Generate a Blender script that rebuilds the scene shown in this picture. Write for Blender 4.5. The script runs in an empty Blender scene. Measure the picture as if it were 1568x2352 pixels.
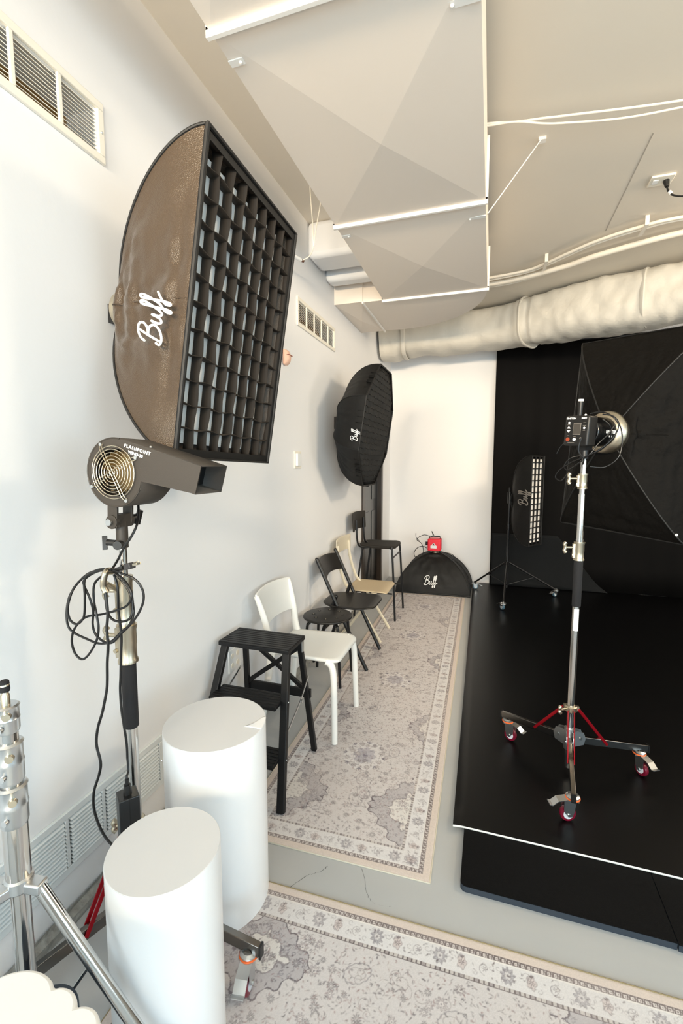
import bpy, math, random
import numpy as np
from mathutils import Vector, Matrix, noise
random.seed(7)
PI = math.pi
S = bpy.context.scene
COL = S.collection

# ------------------------------------------------------------------ camera
CAMH = 1.45
F_PX = 1045.0
PITCH = math.atan((1176 - 1071) / F_PX)
YAW = math.atan((1127 - 784) / (F_PX / math.cos(PITCH)))
fwd = Vector((-math.sin(YAW) * math.cos(PITCH), math.cos(YAW) * math.cos(PITCH), -math.sin(PITCH)))
rgt = Vector((math.cos(YAW), math.sin(YAW), 0))
upv = rgt.cross(fwd)
cam_data = bpy.data.cameras.new('camera')
cam_data.sensor_fit = 'VERTICAL'
cam_data.sensor_height = 36.0
cam_data.lens = 36.0 * F_PX / 2352
cam_data.clip_start = 0.02
cam = bpy.data.objects.new('camera', cam_data)
COL.objects.link(cam)
m3 = Matrix((rgt, upv, -fwd)).transposed()
cam.matrix_world = Matrix.Translation((1.237, 0, CAMH)) @ m3.to_4x4()
S.camera = cam

# ------------------------------------------------------------------ world, lights, exposure
S.view_settings.view_transform = 'Standard'
S.view_settings.look = 'None'
S.view_settings.gamma = 1
S.view_settings.use_curve_mapping = False
S.view_settings.exposure = 0.0
w = bpy.data.worlds.new('world'); S.world = w; w.use_nodes = True
w.node_tree.nodes['Background'].inputs[0].default_value = (0.80, 0.85, 0.9, 1)
w.node_tree.nodes['Background'].inputs[1].default_value = 0.3

def area(name, loc, target, sx, sy, power, color, spread=180):
    d = bpy.data.lights.new(name, 'AREA'); d.shape = 'RECTANGLE'; d.size = sx; d.size_y = sy
    d.energy = power; d.color = color; d.spread = math.radians(spread)
    o = bpy.data.objects.new(name, d); COL.objects.link(o); o.location = loc
    o.rotation_euler = (Vector(target) - Vector(loc)).to_track_quat('-Z', 'Y').to_euler()
    return o
area('daylight_rear_window', (1.75, -2.85, 1.42), (1.35, 3, 1.15), 2.2, 1.5, 40, (0.58, 0.84, 1.0))
area('daylight_rear_window_right', (3.3, -2.85, 1.42), (1.2, 3, 1.0), 1.6, 1.5, 46, (0.62, 0.86, 1.0))
area('daylight_rear_window_left', (0.6, -2.85, 1.42), (1.2, 3, 1.0), 1.0, 1.5, 46, (0.58, 0.84, 1.0))
area('daylight_side_window', (4.85, -0.4, 1.40), (0.6, 1.8, 0.6), 2.2, 1.5, 48, (0.68, 0.88, 1.0))
area('ceiling_lamp_middle', (4.0, 2.6, 2.9), (0.3, 4.6, 2.0), 0.9, 0.4, 54, (1.0, 0.82, 0.58))
area('track_lamp_rear', (0.45, -2.7, 2.35), (0.55, 5.8, 2.6), 0.9, 0.4, 33, (1.0, 0.80, 0.55), 70)
area('track_lamp_center', (2.2, -2.7, 2.45), (1.2, 5.8, 1.9), 0.9, 0.4, 24, (1.0, 0.82, 0.60), 60)
area('far_side_fill', (4.85, 4.4, 1.9), (1.0, 5.0, 1.6), 1.2, 1.2, 36, (1.0, 0.88, 0.74))  # added warm fill for the far end, no window stands here
area('rear_bounce_fill', (1.0, -1.7, 0.5), (0.7, 1.3, 3.1), 1.4, 0.8, 18, (1.0, 0.76, 0.50), 150)  # added bounce light aimed up at the ceiling, no lamp stands here

# ------------------------------------------------------------------ materials
def lin(c):
    return tuple(((v / 255) / 12.92 if v / 255 <= 0.04045 else ((v / 255 + 0.055) / 1.055) ** 2.4) for v in c)

MATS = {}
def mat(name, rgb, rough=0.5, metal=0.0, bump=0.0, bscale=60.0, var=0.0, vscale=4.0, spec=0.5, sheen=0.0, coat=0.0, dist=0.002, kind='NOISE', detail=3.0):
    m = bpy.data.materials.new(name); m.use_nodes = True
    nt = m.node_tree; b = nt.nodes['Principled BSDF']
    c = lin(rgb)
    b.inputs['Base Color'].default_value = (*c, 1)
    b.inputs['Roughness'].default_value = rough
    b.inputs['Metallic'].default_value = metal
    b.inputs['Specular IOR Level'].default_value = spec
    if sheen: b.inputs['Sheen Weight'].default_value = sheen
    if coat: b.inputs['Coat Weight'].default_value = coat; b.inputs['Coat Roughness'].default_value = 0.08
    if bump or var:
        tc = nt.nodes.new('ShaderNodeTexCoord')
    if var:
        n = nt.nodes.new('ShaderNodeTexNoise'); n.inputs['Scale'].default_value = vscale; n.inputs['Detail'].default_value = 5
        nt.links.new(tc.outputs['Object'], n.inputs['Vector'])
        mx = nt.nodes.new('ShaderNodeMix'); mx.data_type = 'RGBA'
        mx.inputs['A'].default_value = (*[max(0, v * (1 - var)) for v in c], 1)
        mx.inputs['B'].default_value = (*[min(1, v * (1 + var)) for v in c], 1)
        nt.links.new(n.outputs['Fac'], mx.inputs['Factor'])
        nt.links.new(mx.outputs['Result'], b.inputs['Base Color'])
    if bump:
        if kind == 'NOISE':
            n2 = nt.nodes.new('ShaderNodeTexNoise'); n2.inputs['Detail'].default_value = detail
            out = n2.outputs['Fac']
        elif kind == 'VORONOI':
            n2 = nt.nodes.new('ShaderNodeTexVoronoi'); out = n2.outputs['Distance']
        else:
            n2 = nt.nodes.new('ShaderNodeTexWave'); n2.inputs['Distortion'].default_value = 1.5; out = n2.outputs['Fac']
        n2.inputs['Scale'].default_value = bscale
        nt.links.new(tc.outputs['Object'], n2.inputs['Vector'])
        bp = nt.nodes.new('ShaderNodeBump'); bp.inputs['Strength'].default_value = bump; bp.inputs['Distance'].default_value = dist
        nt.links.new(out, bp.inputs['Height']); nt.links.new(bp.outputs['Normal'], b.inputs['Normal'])
    MATS[name] = m
    return m

wall_m = mat('wall_paint', (236, 236, 237), 0.6, bump=0.25, bscale=35, var=0.012, vscale=1.2)
ceil_m = mat('ceiling_paint', (226, 217, 203), 0.75, bump=0.3, bscale=25, var=0.02, vscale=1.0)
rwall_m = mat('rear_wall_paint', (225, 222, 216), 0.7)
floor_m = mat('painted_concrete', (178, 179, 179), 0.72, bump=0.35, bscale=18, var=0.06, vscale=3.0)
duct_m = mat('duct_paint', (236, 225, 213), 0.62, bump=0.1, bscale=80)
flange_m = mat('duct_flange_paint', (240, 236, 230), 0.5)
wrap_m = mat('duct_wrap', (202, 198, 189), 0.55, bump=0.5, bscale=16, dist=0.012, detail=6)
white_m = mat('white_plastic', (240, 241, 240), 0.35)
vent_m = mat('vent_enamel', (236, 231, 219), 0.45)
grille_m = mat('grille_enamel', (222, 227, 228), 0.45)
cavity_m = mat('golden_lit_cavity', (222, 172, 110), 0.5, var=0.5, vscale=9)  # golden light inside the vents is put into the recess colour
pedestal_m = mat('pedestal_laminate', (240, 241, 242), 0.28, bump=0.03, bscale=8, spec=0.5)
pedtop_m = mat('pedestal_top_shaded', (214, 215, 217), 0.5)  # greyer than the sides: shading of the top face put into the colour
blackwood_m = mat('black_painted_wood', (15, 15, 17), 0.45, bump=0.25, bscale=40, spec=0.35)
blackmetal_m = mat('black_metal', (17, 17, 19), 0.38, spec=0.45)
blackplastic_m = mat('black_plastic', (20, 19, 19), 0.42)
chairplas_m = mat('black_seat_plastic', (24, 21, 19), 0.40)
browncloth_m = mat('dark_upholstery', (34, 29, 23), 0.7)
cream_m = mat('cream_metal', (216, 206, 184), 0.45)
whitechair_m = mat('white_chair_plastic', (240, 239, 234), 0.4)
chrome_m = mat('polished_steel', (205, 202, 198), 0.13, metal=1.0)
nickel_m = mat('satin_nickel', (196, 186, 166), 0.34, metal=1.0)
zinc_m = mat('zinc_plate', (205, 207, 208), 0.3, metal=1.0)
darkchrome_m = mat('dark_chrome', (120, 116, 112), 0.18, metal=1.0)
red_m = mat('red_anodised', (160, 12, 28), 0.25, metal=0.6)
redwheel_m = mat('dark_red_rubber', (110, 12, 38), 0.35)
orange_m = mat('orange_ring', (240, 110, 50), 0.4)
hub_m = mat('wheel_hub', (210, 214, 220), 0.35)
foam_m = mat('black_foam_grip', (24, 24, 27), 0.85, bump=0.3, bscale=300)
cable_m = mat('black_cable', (14, 14, 15), 0.38)
whitecable_m = mat('white_cable', (238, 230, 216), 0.5)
fan_m = mat('charcoal_powder_coat', (52, 46, 40), 0.55, bump=0.35, bscale=500, dist=0.0006)
fanin_m = mat('impeller_metal', (150, 130, 95), 0.4, metal=0.8)
dark_m = mat('dark_void', (8, 8, 9), 0.6)
softfab_m = mat('black_nylon_warm_lit', (60, 43, 21), 0.34, bump=0.6, bscale=420, dist=0.0012, kind='VORONOI', spec=0.5, sheen=0.25)  # warm light reflected by the black nylon is put into this brown
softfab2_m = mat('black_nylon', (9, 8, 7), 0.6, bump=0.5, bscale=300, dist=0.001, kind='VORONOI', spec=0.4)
bigfab_m = mat('black_rip_stop', (11, 9, 7), 0.7, bump=1.0, bscale=16, dist=0.012, spec=0.12, detail=6)
grid_m = mat('grid_fabric', (42, 33, 24), 0.75)
trim_fab_m = mat('black_piping', (10, 9, 9), 0.6)
diff_m = mat('diffuser_cloth', (240, 236, 230), 0.8)
logo_m = mat('white_print', (245, 245, 245), 0.5)
greyprint_m = mat('grey_print', (130, 124, 118), 0.5)
vinyl_m = mat('black_vinyl', (6, 6, 7), 0.34, spec=0.25, bump=0.12, bscale=5, dist=0.004)
matfoam_m = mat('black_foam_mat', (7, 7, 8), 0.8, bump=0.4, bscale=300, kind='VORONOI', spec=0.15)
matedge_m = mat('foam_mat_edge', (44, 52, 62), 0.7)
vinylback_m = mat('white_backing', (235, 232, 224), 0.5)
backdrop_m = mat('black_backdrop', (7, 6, 6), 0.8, spec=0.15)
backdrop2_m = mat('daylit_black_cloth', (20, 22, 24), 0.85, spec=0.2, bump=0.3, bscale=120)  # black backdrop cloth with daylight put into the colour
redbody_m = mat('red_strobe_body', (228, 30, 52), 0.45)
pink_m = mat('sensor_plastic', (232, 190, 168), 0.4)
screen_m = mat('grey_screen', (70, 66, 62), 0.25)
whitewarm_m = mat('cream_switch', (240, 234, 220), 0.4)
concrete_m = mat('peeling_concrete', (150, 148, 142), 0.8, bump=1.0, bscale=60, var=0.5, vscale=45, dist=0.004)
doorframe_m = mat('dark_brown_frame', (52, 42, 34), 0.3)
doorblack_m = mat('black_door_gloss', (9, 8, 8), 0.25)
label_m = mat('paper_label', (226, 228, 230), 0.5)
amber_m = mat('amber_button', (150, 62, 36), 0.5)
stool_m = mat('scalloped_white_lacquer', (238, 237, 234), 0.35)
navy_m = mat('dark_navy_base', (22, 36, 50), 0.4)

# rug: colours come from a woven pattern stored per point
rug_m = bpy.data.materials.new('woven_rug'); rug_m.use_nodes = True
_nt = rug_m.node_tree; _b = _nt.nodes['Principled BSDF']
_a = _nt.nodes.new('ShaderNodeVertexColor'); _a.layer_name = 'weave'
_nt.links.new(_a.outputs['Color'], _b.inputs['Base Color'])
_b.inputs['Roughness'].default_value = 0.9
_b.inputs['Specular IOR Level'].default_value = 0.2
_tc = _nt.nodes.new('ShaderNodeTexCoord'); _n = _nt.nodes.new('ShaderNodeTexNoise'); _n.inputs['Scale'].default_value = 700
_bp = _nt.nodes.new('ShaderNodeBump'); _bp.inputs['Strength'].default_value = 0.35; _bp.inputs['Distance'].default_value = 0.001
_nt.links.new(_tc.outputs['Object'], _n.inputs['Vector']); _nt.links.new(_n.outputs['Fac'], _bp.inputs['Height']); _nt.links.new(_bp.outputs['Normal'], _b.inputs['Normal'])

# ------------------------------------------------------------------ mesh helpers
def V(*a):
    return Vector(a if len(a) > 1 else a[0])

def basis(d, hint=None):
    d = Vector(d).normalized()
    h = Vector(hint) if hint else (Vector((0, 0, 1)) if abs(d.z) < 0.9 else Vector((1, 0, 0)))
    a = h.cross(d)
    if a.length < 1e-6: a = Vector((1, 0, 0)).cross(d)
    a.normalize(); b = d.cross(a)
    return a, b, d

def smooth_path(pts, n=8, closed=False):
    pts = [Vector(p) for p in pts]
    out = []; N = len(pts)
    if N < 3: return pts
    rng = range(N) if closed else range(N - 1)
    for i in rng:
        if closed: p0, p1, p2, p3 = pts[i - 1], pts[i], pts[(i + 1) % N], pts[(i + 2) % N]
        else: p0, p1, p2, p3 = pts[max(i - 1, 0)], pts[i], pts[i + 1], pts[min(i + 2, N - 1)]
        for k in range(n):
            t = k / n
            out.append(0.5 * ((2 * p1) + (p2 - p0) * t + (2 * p0 - 5 * p1 + 4 * p2 - p3) * t * t + (3 * p1 - p0 - 3 * p2 + p3) * t ** 3))
    if not closed: out.append(pts[-1])
    return out

class MB:
    def __init__(s): s.v = []; s.f = []
    def add(s, vs, fs):
        o = len(s.v); s.v += [Vector(p) for p in vs]; s.f += [tuple(i + o for i in f) for f in fs]; return s
    def obox(s, c, ax, ay, az, sx, sy, sz):
        c = Vector(c); X = Vector(ax) * sx / 2; Y = Vector(ay) * sy / 2; Z = Vector(az) * sz / 2
        vs = [c + i * X + j * Y + k * Z for k in (-1, 1) for j in (-1, 1) for i in (-1, 1)]
        return s.add(vs, [(0, 2, 3, 1), (4, 5, 7, 6), (0, 1, 5, 4), (2, 6, 7, 3), (0, 4, 6, 2), (1, 3, 7, 5)])
    def box(s, p0, p1):
        p0 = Vector(p0); p1 = Vector(p1); d = p1 - p0
        return s.obox((p0 + p1) / 2, (1, 0, 0), (0, 1, 0), (0, 0, 1), abs(d.x), abs(d.y), abs(d.z))
    def bar(s, p0, p1, w, h, hint=None):
        p0 = Vector(p0); p1 = Vector(p1); a, b, d = basis(p1 - p0, hint)
        return s.obox((p0 + p1) / 2, a, b, d, w, h, (p1 - p0).length)
    def cyl(s, p0, p1, r0, r1=None, n=24, caps=True):
        r1 = r0 if r1 is None else r1
        p0 = Vector(p0); p1 = Vector(p1); a, b, d = basis(p1 - p0)
        vs = [p + (a * math.cos(2 * PI * k / n) + b * math.sin(2 * PI * k / n)) * r for p, r in ((p0, r0), (p1, r1)) for k in range(n)]
        fs = [(k, (k + 1) % n, n + (k + 1) % n, n + k) for k in range(n)]
        if caps: fs += [tuple(range(n))[::-1], tuple(range(n, 2 * n))]
        return s.add(vs, fs)
    def lathe(s, p, d, prof, n=28):
        # prof: (radius, distance along d)
        p = Vector(p); a, b, d = basis(d); vs = []; fs = []
        for r, h in prof:
            vs += [p + d * h + (a * math.cos(2 * PI * k / n) + b * math.sin(2 * PI * k / n)) * max(r, 1e-5) for k in range(n)]
        for i in range(len(prof) - 1):
            fs += [(i * n + k, i * n + (k + 1) % n, (i + 1) * n + (k + 1) % n, (i + 1) * n + k) for k in range(n)]
        fs += [tuple(range(n))[::-1], tuple(range((len(prof) - 1) * n, len(prof) * n))]
        return s.add(vs, fs)
    def tube(s, pts, r, n=10, sm=0, closed=False, flat=1.0, hint=None):
        if sm: pts = smooth_path(pts, sm, closed)
        pts = [Vector(p) for p in pts]; N = len(pts)
        vs = []; fs = []; pa = None
        for i, p in enumerate(pts):
            if closed: d = pts[(i + 1) % N] - pts[i - 1]
            else: d = pts[min(i + 1, N - 1)] - pts[max(i - 1, 0)]
            if d.length < 1e-9: d = Vector((0, 0, 1))
            d.normalize()
            if hint is not None:
                a = Vector(hint).cross(d); a.normalize()
            elif pa is None: a = basis(d)[0]
            else: a = (pa - d * pa.dot(d)); a.normalize()
            pa = a; b = d.cross(a)
            rr = r(i / (N - 1)) if callable(r) else r
            vs += [p + a * math.cos(2 * PI * k / n) * rr + b * math.sin(2 * PI * k / n) * rr * flat for k in range(n)]
        M = N if closed else N - 1
        for i in range(M):
            j = (i + 1) % N
            fs += [(i * n + k, i * n + (k + 1) % n, j * n + (k + 1) % n, j * n + k) for k in range(n)]
        if not closed: fs += [tuple(range(n))[::-1], tuple(range((N - 1) * n, N * n))]
        return s.add(vs, fs)
    def prism(s, outline, p, ax, ay, az, th):
        # outline 2d in (ax, ay), thickness th along az
        p = Vector(p); ax = Vector(ax); ay = Vector(ay); az = Vector(az); n = len(outline)
        vs = [p + ax * x + ay * y for x, y in outline] + [p + ax * x + ay * y + az * th for x, y in outline]
        return s.add(vs, [tuple(range(n))[::-1], tuple(range(n, 2 * n))] + [(k, (k + 1) % n, n + (k + 1) % n, n + k) for k in range(n)])
    def grid(s, fn, nu, nv):
        vs = [fn(i / nu, j / nv) for j in range(nv + 1) for i in range(nu + 1)]
        return s.add(vs, [(j * (nu + 1) + i, j * (nu + 1) + i + 1, (j + 1) * (nu + 1) + i + 1, (j + 1) * (nu + 1) + i) for j in range(nv) for i in range(nu)])
    def sphere(s, c, r, n=16, sc=(1, 1, 1)):
        c = Vector(c); vs = []; fs = []; m = n // 2
        for j in range(1, m):
            th = PI * j / m
            vs += [c + Vector((math.sin(th) * math.cos(2 * PI * k / n) * r * sc[0], math.sin(th) * math.sin(2 * PI * k / n) * r * sc[1], math.cos(th) * r * sc[2])) for k in range(n)]
        for j in range(m - 2):
            fs += [(j * n + k, (j + 1) * n + k, (j + 1) * n + (k + 1) % n, j * n + (k + 1) % n) for k in range(n)]
        t = len(vs); vs += [c + Vector((0, 0, r * sc[2])), c - Vector((0, 0, r * sc[2]))]
        fs += [(t, k, (k + 1) % n) for k in range(n)] + [(t + 1, (m - 2) * n + (k + 1) % n, (m - 2) * n + k) for k in range(n)]
        return s.add(vs, fs)
    def build(s, name, material, parent=None, bevel=0, solid=0, smooth=True, subsurf=0, angle=35, label=None, recalc=True):
        me = bpy.data.meshes.new(name)
        vs = s.v
        if parent is not None:
            r = parent
            while r.parent: r = r.parent
            inv = (Matrix.Translation(r.location) @ r.rotation_euler.to_matrix().to_4x4()).inverted()
            vs = [inv @ p for p in s.v]
        me.from_pydata([tuple(p) for p in vs], [], s.f)
        me.materials.append(material)
        me.validate()
        if recalc and len(s.f) < 60000:
            import bmesh
            bm = bmesh.new(); bm.from_mesh(me); bmesh.ops.recalc_face_normals(bm, faces=bm.faces); bm.to_mesh(me); bm.free()
        if smooth:
            me.polygons.foreach_set('use_smooth', [True] * len(me.polygons))
            me.set_sharp_from_angle(angle=math.radians(angle))
        o = bpy.data.objects.new(name, me); COL.objects.link(o)
        if parent is not None: o.parent = parent
        if solid:
            md = o.modifiers.new('solidify', 'SOLIDIFY'); md.thickness = solid; md.offset = 0
        if bevel:
            md = o.modifiers.new('bevel', 'BEVEL'); md.width = bevel; md.segments = 3; md.limit_method = 'ANGLE'; md.angle_limit = math.radians(40)
        if subsurf:
            md = o.modifiers.new('sub', 'SUBSURF'); md.levels = subsurf; md.render_levels = subsurf
        if label: o['label'] = label
        return o

def thing(name, label, cat, loc=(0, 0, 0), group=None, rz=0):
    o = bpy.data.objects.new(name, None); COL.objects.link(o); o.location = loc; o.rotation_euler = (0, 0, rz)
    o.empty_display_size = 0.05
    o['label'] = label; o['category'] = cat
    if group: o['group'] = group
    return o
def tag(o, label, cat, group=None):
    o['label'] = label; o['category'] = cat
    if group: o['group'] = group
    return o
def struct(o):
    o['kind'] = 'structure'; return o

def text_mesh(name, body, origin, ax, ay, size, material, parent, depth=0.0006, align='CENTER', label=None, space=1.0):
    cu = bpy.data.curves.new(name, 'FONT'); cu.body = body; cu.size = size; cu.extrude = depth; cu.align_x = align; cu.align_y = 'CENTER'
    cu.offset = size * 0.02; cu.space_character = space
    tmp = bpy.data.objects.new(name, cu); COL.objects.link(tmp)
    dg = bpy.context.evaluated_depsgraph_get()
    me = bpy.data.meshes.new_from_object(tmp.evaluated_get(dg))
    bpy.data.objects.remove(tmp); bpy.data.curves.remove(cu)
    ax = Vector(ax).normalized(); ay = Vector(ay).normalized(); az = ax.cross(ay)
    M = Matrix((ax, ay, az)).transposed().to_4x4(); M.translation = Vector(origin)
    r = parent
    while r.parent: r = r.parent
    inv = (Matrix.Translation(r.location) @ r.rotation_euler.to_matrix().to_4x4()).inverted()
    me.transform(inv @ M); me.materials.clear(); me.materials.append(material); me.name = name
    o = bpy.data.objects.new(name, me); COL.objects.link(o); o.parent = parent
    return o

# handwritten script word as pen strokes (x to 1.4, y 0..1)
SCRIPT = [
    [(.30, .90), (.22, .55), (.13, .08)],
    [(.02, .66), (.08, .84), (.26, .98), (.48, .96), (.54, .78), (.42, .60), (.24, .54)],
    [(.24, .54), (.44, .52), (.54, .34), (.42, .12), (.20, .02), (.04, .08), (.06, .22)],
    [(.64, .46), (.60, .22), (.64, .08), (.74, .16), (.82, .46), (.80, .20), (.86, .08), (.96, .22)],
    [(.96, .22), (1.08, .52), (1.20, .86), (1.18, .98), (1.10, .88), (1.04, .40), (.98, -.14), (.92, -.22), (.94, -.04), (1.10, .16), (1.16, .26)],
    [(1.16, .26), (1.28, .56), (1.40, .90), (1.38, 1.02), (1.30, .92), (1.24, .44), (1.18, -.10), (1.12, -.18), (1.14, 0), (1.32, .20), (1.46, .30)],
]
def script_logo(surf, size, material, parent, wdt=0.055):
    # surf(x, y) -> point, where x, y are metres in the print's own plane
    m = MB()
    for st in SCRIPT:
        path = [surf((x - .7) * size, (y - .4) * size) for x, y in [(p.x, p.y) for p in smooth_path([(a, b, 0) for a, b in st], 7)]]
        m.tube(path, wdt * size, n=8)
    return m.build('logo', material, parent, label='white script lettering')

# ------------------------------------------------------------------ room
RX, RY0, RY1, CZ = 4.95, -3.0, 5.80, 3.10
def wall_with_holes(name, material, u0, u1, v0, v1, holes, tofn, th, nrm):
    us = sorted({u0, u1, *[h[0] for h in holes], *[h[1] for h in holes]})
    vs = sorted({v0, v1, *[h[2] for h in holes], *[h[3] for h in holes]})
    m = MB()
    for i in range(len(us) - 1):
        for j in range(len(vs) - 1):
            cu, cv = (us[i] + us[i + 1]) / 2, (vs[j] + vs[j + 1]) / 2
            if any(h[0] < cu < h[1] and h[2] < cv < h[3] for h in holes): continue
            a = [tofn(us[i], vs[j]), tofn(us[i + 1], vs[j]), tofn(us[i + 1], vs[j + 1]), tofn(us[i], vs[j + 1])]
            b = [p + nrm * th for p in a]
            m.add(a + b, [(0, 1, 2, 3), (7, 6, 5, 4), (0, 4, 5, 1), (1, 5, 6, 2), (2, 6, 7, 3), (3, 7, 4, 0)])
    return m
VENTS = [(0.555, 1.252, 2.452, 2.588), (2.862, 3.568, 2.395, 2.530)]
holes = [(a, b, c, d) for a, b, c, d in VENTS] + [(4.50, 5.30, 0.0, 2.06)]
struct(wall_with_holes('wall_left', wall_m, RY0, RY1 + .1, 0, CZ, holes, lambda u, v: Vector((0, u, v)), .12, Vector((-1, 0, 0))).build('wall_left', wall_m, smooth=False, recalc=False))
struct(MB().box((-.12, RY1, 0), (RX + .1, RY1 + .12, CZ)).build('wall_far', wall_m, smooth=False))
struct(wall_with_holes('wall_right', rwall_m, RY0, RY1, 0, CZ, [(-1.8, .6, .6, 2.2)], lambda u, v: Vector((RX, u, v)), .12, Vector((1, 0, 0))).build('wall_right', rwall_m, smooth=False, recalc=False))
struct(wall_with_holes('wall_rear', rwall_m, -.12, RX, 0, CZ, [(.4, 3.6, .4, 2.2)], lambda u, v: Vector((u, RY0, v)), .12, Vector((0, -1, 0))).build('wall_rear', rwall_m, smooth=False, recalc=False))
struct(MB().box((-.12, RY0 - .12, CZ), (RX + .12, RY1 + .12, CZ + .1)).build('ceiling', ceil_m, smooth=False))
fl = struct(MB().box((-.12, RY0 - .12, -.1), (RX + .12, RY1 + .12, 0)).build('floor', floor_m, smooth=False))
# rear and side windows (behind the viewer)
for k, (a, b, ax) in enumerate((((.4, RY0, .4), (3.6, RY0, 2.2), 0), ((RX, -1.8, .6), (RX, .6, 2.2), 1))):
    m = MB()
    t = .05
    if ax == 0:
        for x in (a[0] + .025, 2.0, b[0] - .025): m.box((x - .025, RY0 - .09, a[2]), (x + .025, RY0 - .03, b[2]))
        for z in (a[2] + .025, b[2] - .025): m.box((a[0], RY0 - .09, z - .025), (b[0], RY0 - .03, z + .025))
    else:
        for y in (a[1] + .025, -.6, b[1] - .025): m.box((RX + .03, y - .025, a[2]), (RX + .09, y + .025, b[2]))
        for z in (a[2] + .025, b[2] - .025): m.box((RX + .03, a[1], z - .025), (RX + .09, b[1], z + .025))
    struct(m.build('window_%d' % (k + 1), white_m, smooth=False))

# cracked, unpainted strip at the foot of the left wall
struct(MB().grid(lambda u, v: Vector((.002 + (.022 if v < .7 else .004) + .006 * noise.noise(Vector((u * 60, v * 9, 0))), -1.5 + u * 6.0, .052 * v)), 240, 4).build('baseboard_left', concrete_m, smooth=False, recalc=False))
# floor cracks: thin filled lines in the concrete
crack_m = mat('crack_filler', (78, 78, 76), 0.9)
def crack(pts, wd, rough, mt):
    pth = smooth_path([(x, y, 0.0004) for x, y in pts], 10); m = MB()
    L = []; R_ = []
    for i, p in enumerate(pth):
        p = p + Vector((noise.noise(Vector((i * .7, 1, 0))) * rough, noise.noise(Vector((i * .7, 5, 0))) * rough, 0))
        q = wd * (0.45 + .55 * abs(noise.noise(Vector((i * .9, 9, 3)))) * 2)
        L.append(p + Vector((-q, 0, 0))); R_.append(p + Vector((q, 0, 0)))
    n = len(L); m.add(L + R_, [(i, i + 1, n + i + 1, n + i) for i in range(n - 1)])
    return m
k1 = crack([(.716, 1.43), (.70, 1.40), (.665, 1.375), (.64, 1.34), (.615, 1.30)], .0013, .005, crack_m)
k2 = crack([(.83, 1.47), (.86, 1.42), (.875, 1.38), (.91, 1.345), (.97, 1.35)], .0009, .004, crack_m)
k1.add(k2.v, k2.f)
struct(k1.build('trim_1', crack_m, smooth=False, recalc=False))

# door in the left wall, next to the far corner
d = MB().box((-.07, 4.52, 0), (-.035, 5.28, 2.04)).build('door_1', doorblack_m, bevel=.003)
struct(d)
for x in (4.66, 4.98): MB().box((-.036, x, .18), (-.030, x + .2, .95)).build('door_panel', doorblack_m, d, bevel=.002)
for x in (4.66, 4.98): MB().box((-.036, x, 1.08), (-.030, x + .2, 1.88)).build('door_panel', doorblack_m, d, bevel=.002)
m = MB().box((-.06, 4.44, 0), (.018, 4.52, 2.12)).box((-.06, 5.26, 0), (.018, 5.33, 2.12)).box((-.06, 4.44, 2.04), (.018, 5.33, 2.12))
struct(m.build('trim_2', doorframe_m, bevel=.004))

# bulkhead beams between wall and main duct
for i, (y0, y1, z0) in enumerate(((3.03, 3.29, 2.865), (3.38, 3.52, 2.84))):
    struct(MB().box((0.0, y0, z0), (.62, y1, CZ)).build('trim_%d' % (i + 3), wall_m, bevel=.035))
# drywall seam in the ceiling
struct(MB().box((1.951, 2.80, CZ - .0015), (1.956, 3.80, CZ)).build('trim_5', mat('seam', (176, 168, 156), .9), smooth=False))

# ------------------------------------------------------------------ main sheet-metal duct
DZ = 2.74
X0, X1 = .400, 1.172
duct = thing('air_duct', 'large white sheet metal duct with cross-creased panels hung under the ceiling', 'duct', (.79, 2.4, DZ))
secs = [(-1.0, .15), (.15, 1.30), (1.30, 2.46), (2.46, 3.615)]
for y0, y1 in secs:
    m = MB(); xc, yc = (X0 + X1) / 2, (y0 + y1) / 2
    vs = [(X0, y0, DZ), (X1, y0, DZ), (X1, y1, DZ), (X0, y1, DZ), (xc, yc, DZ - .028),
          (X0, y0, 3.02), (X1, y0, 3.02), (X1, y1, 3.02), (X0, y1, 3.02)]
    m.add(vs, [(0, 4, 1), (1, 4, 2), (2, 4, 3), (3, 4, 0), (5, 6, 7, 8), (0, 5, 8, 3), (1, 2, 7, 6), (0, 1, 6, 5), (3, 8, 7, 2)])
    m.build('duct_section', duct_m, duct, smooth=False)
# elbow turning left into the wall
m = MB()
arc = [(.40 + (X1 - .40) * math.cos(a), 3.615 + .80 * math.sin(a)) for a in [PI / 2 * k / 14 for k in range(15)]]
out2 = arc + [(.235, 4.40), (.235, 3.615)]
c0 = (.55, 3.85)
n = len(out2)
vs = [(x, y, DZ) for x, y in out2] + [(x, y, 3.02) for x, y in out2] + [(.62, 3.92, DZ - .028)]
fs = [((k + 1) % n, k, 2 * n) for k in range(n)] + [tuple(range(n, 2 * n))] + [(k, (k + 1) % n, n + (k + 1) % n, n + k) for k in range(n)]
m.add(vs, fs); m.build('duct_elbow', duct_m, duct, smooth=True, angle=20)
m = MB(); vs = [(0, 3.60, DZ), (.235, 3.60, DZ), (.235, 4.41, DZ), (0, 4.41, DZ), (.12, 4.0, DZ - .022)] + [(0, 3.60, 3.02), (.235, 3.60, 3.02), (.235, 4.41, 3.02), (0, 4.41, 3.02)]
m.add(vs, [(0, 4, 1), (1, 4, 2), (2, 4, 3), (3, 4, 0), (5, 6, 7, 8), (0, 5, 8, 3), (1, 2, 7, 6), (0, 1, 6, 5), (3, 8, 7, 2)])
m.build('duct_collar', duct_m, duct, smooth=False)
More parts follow.
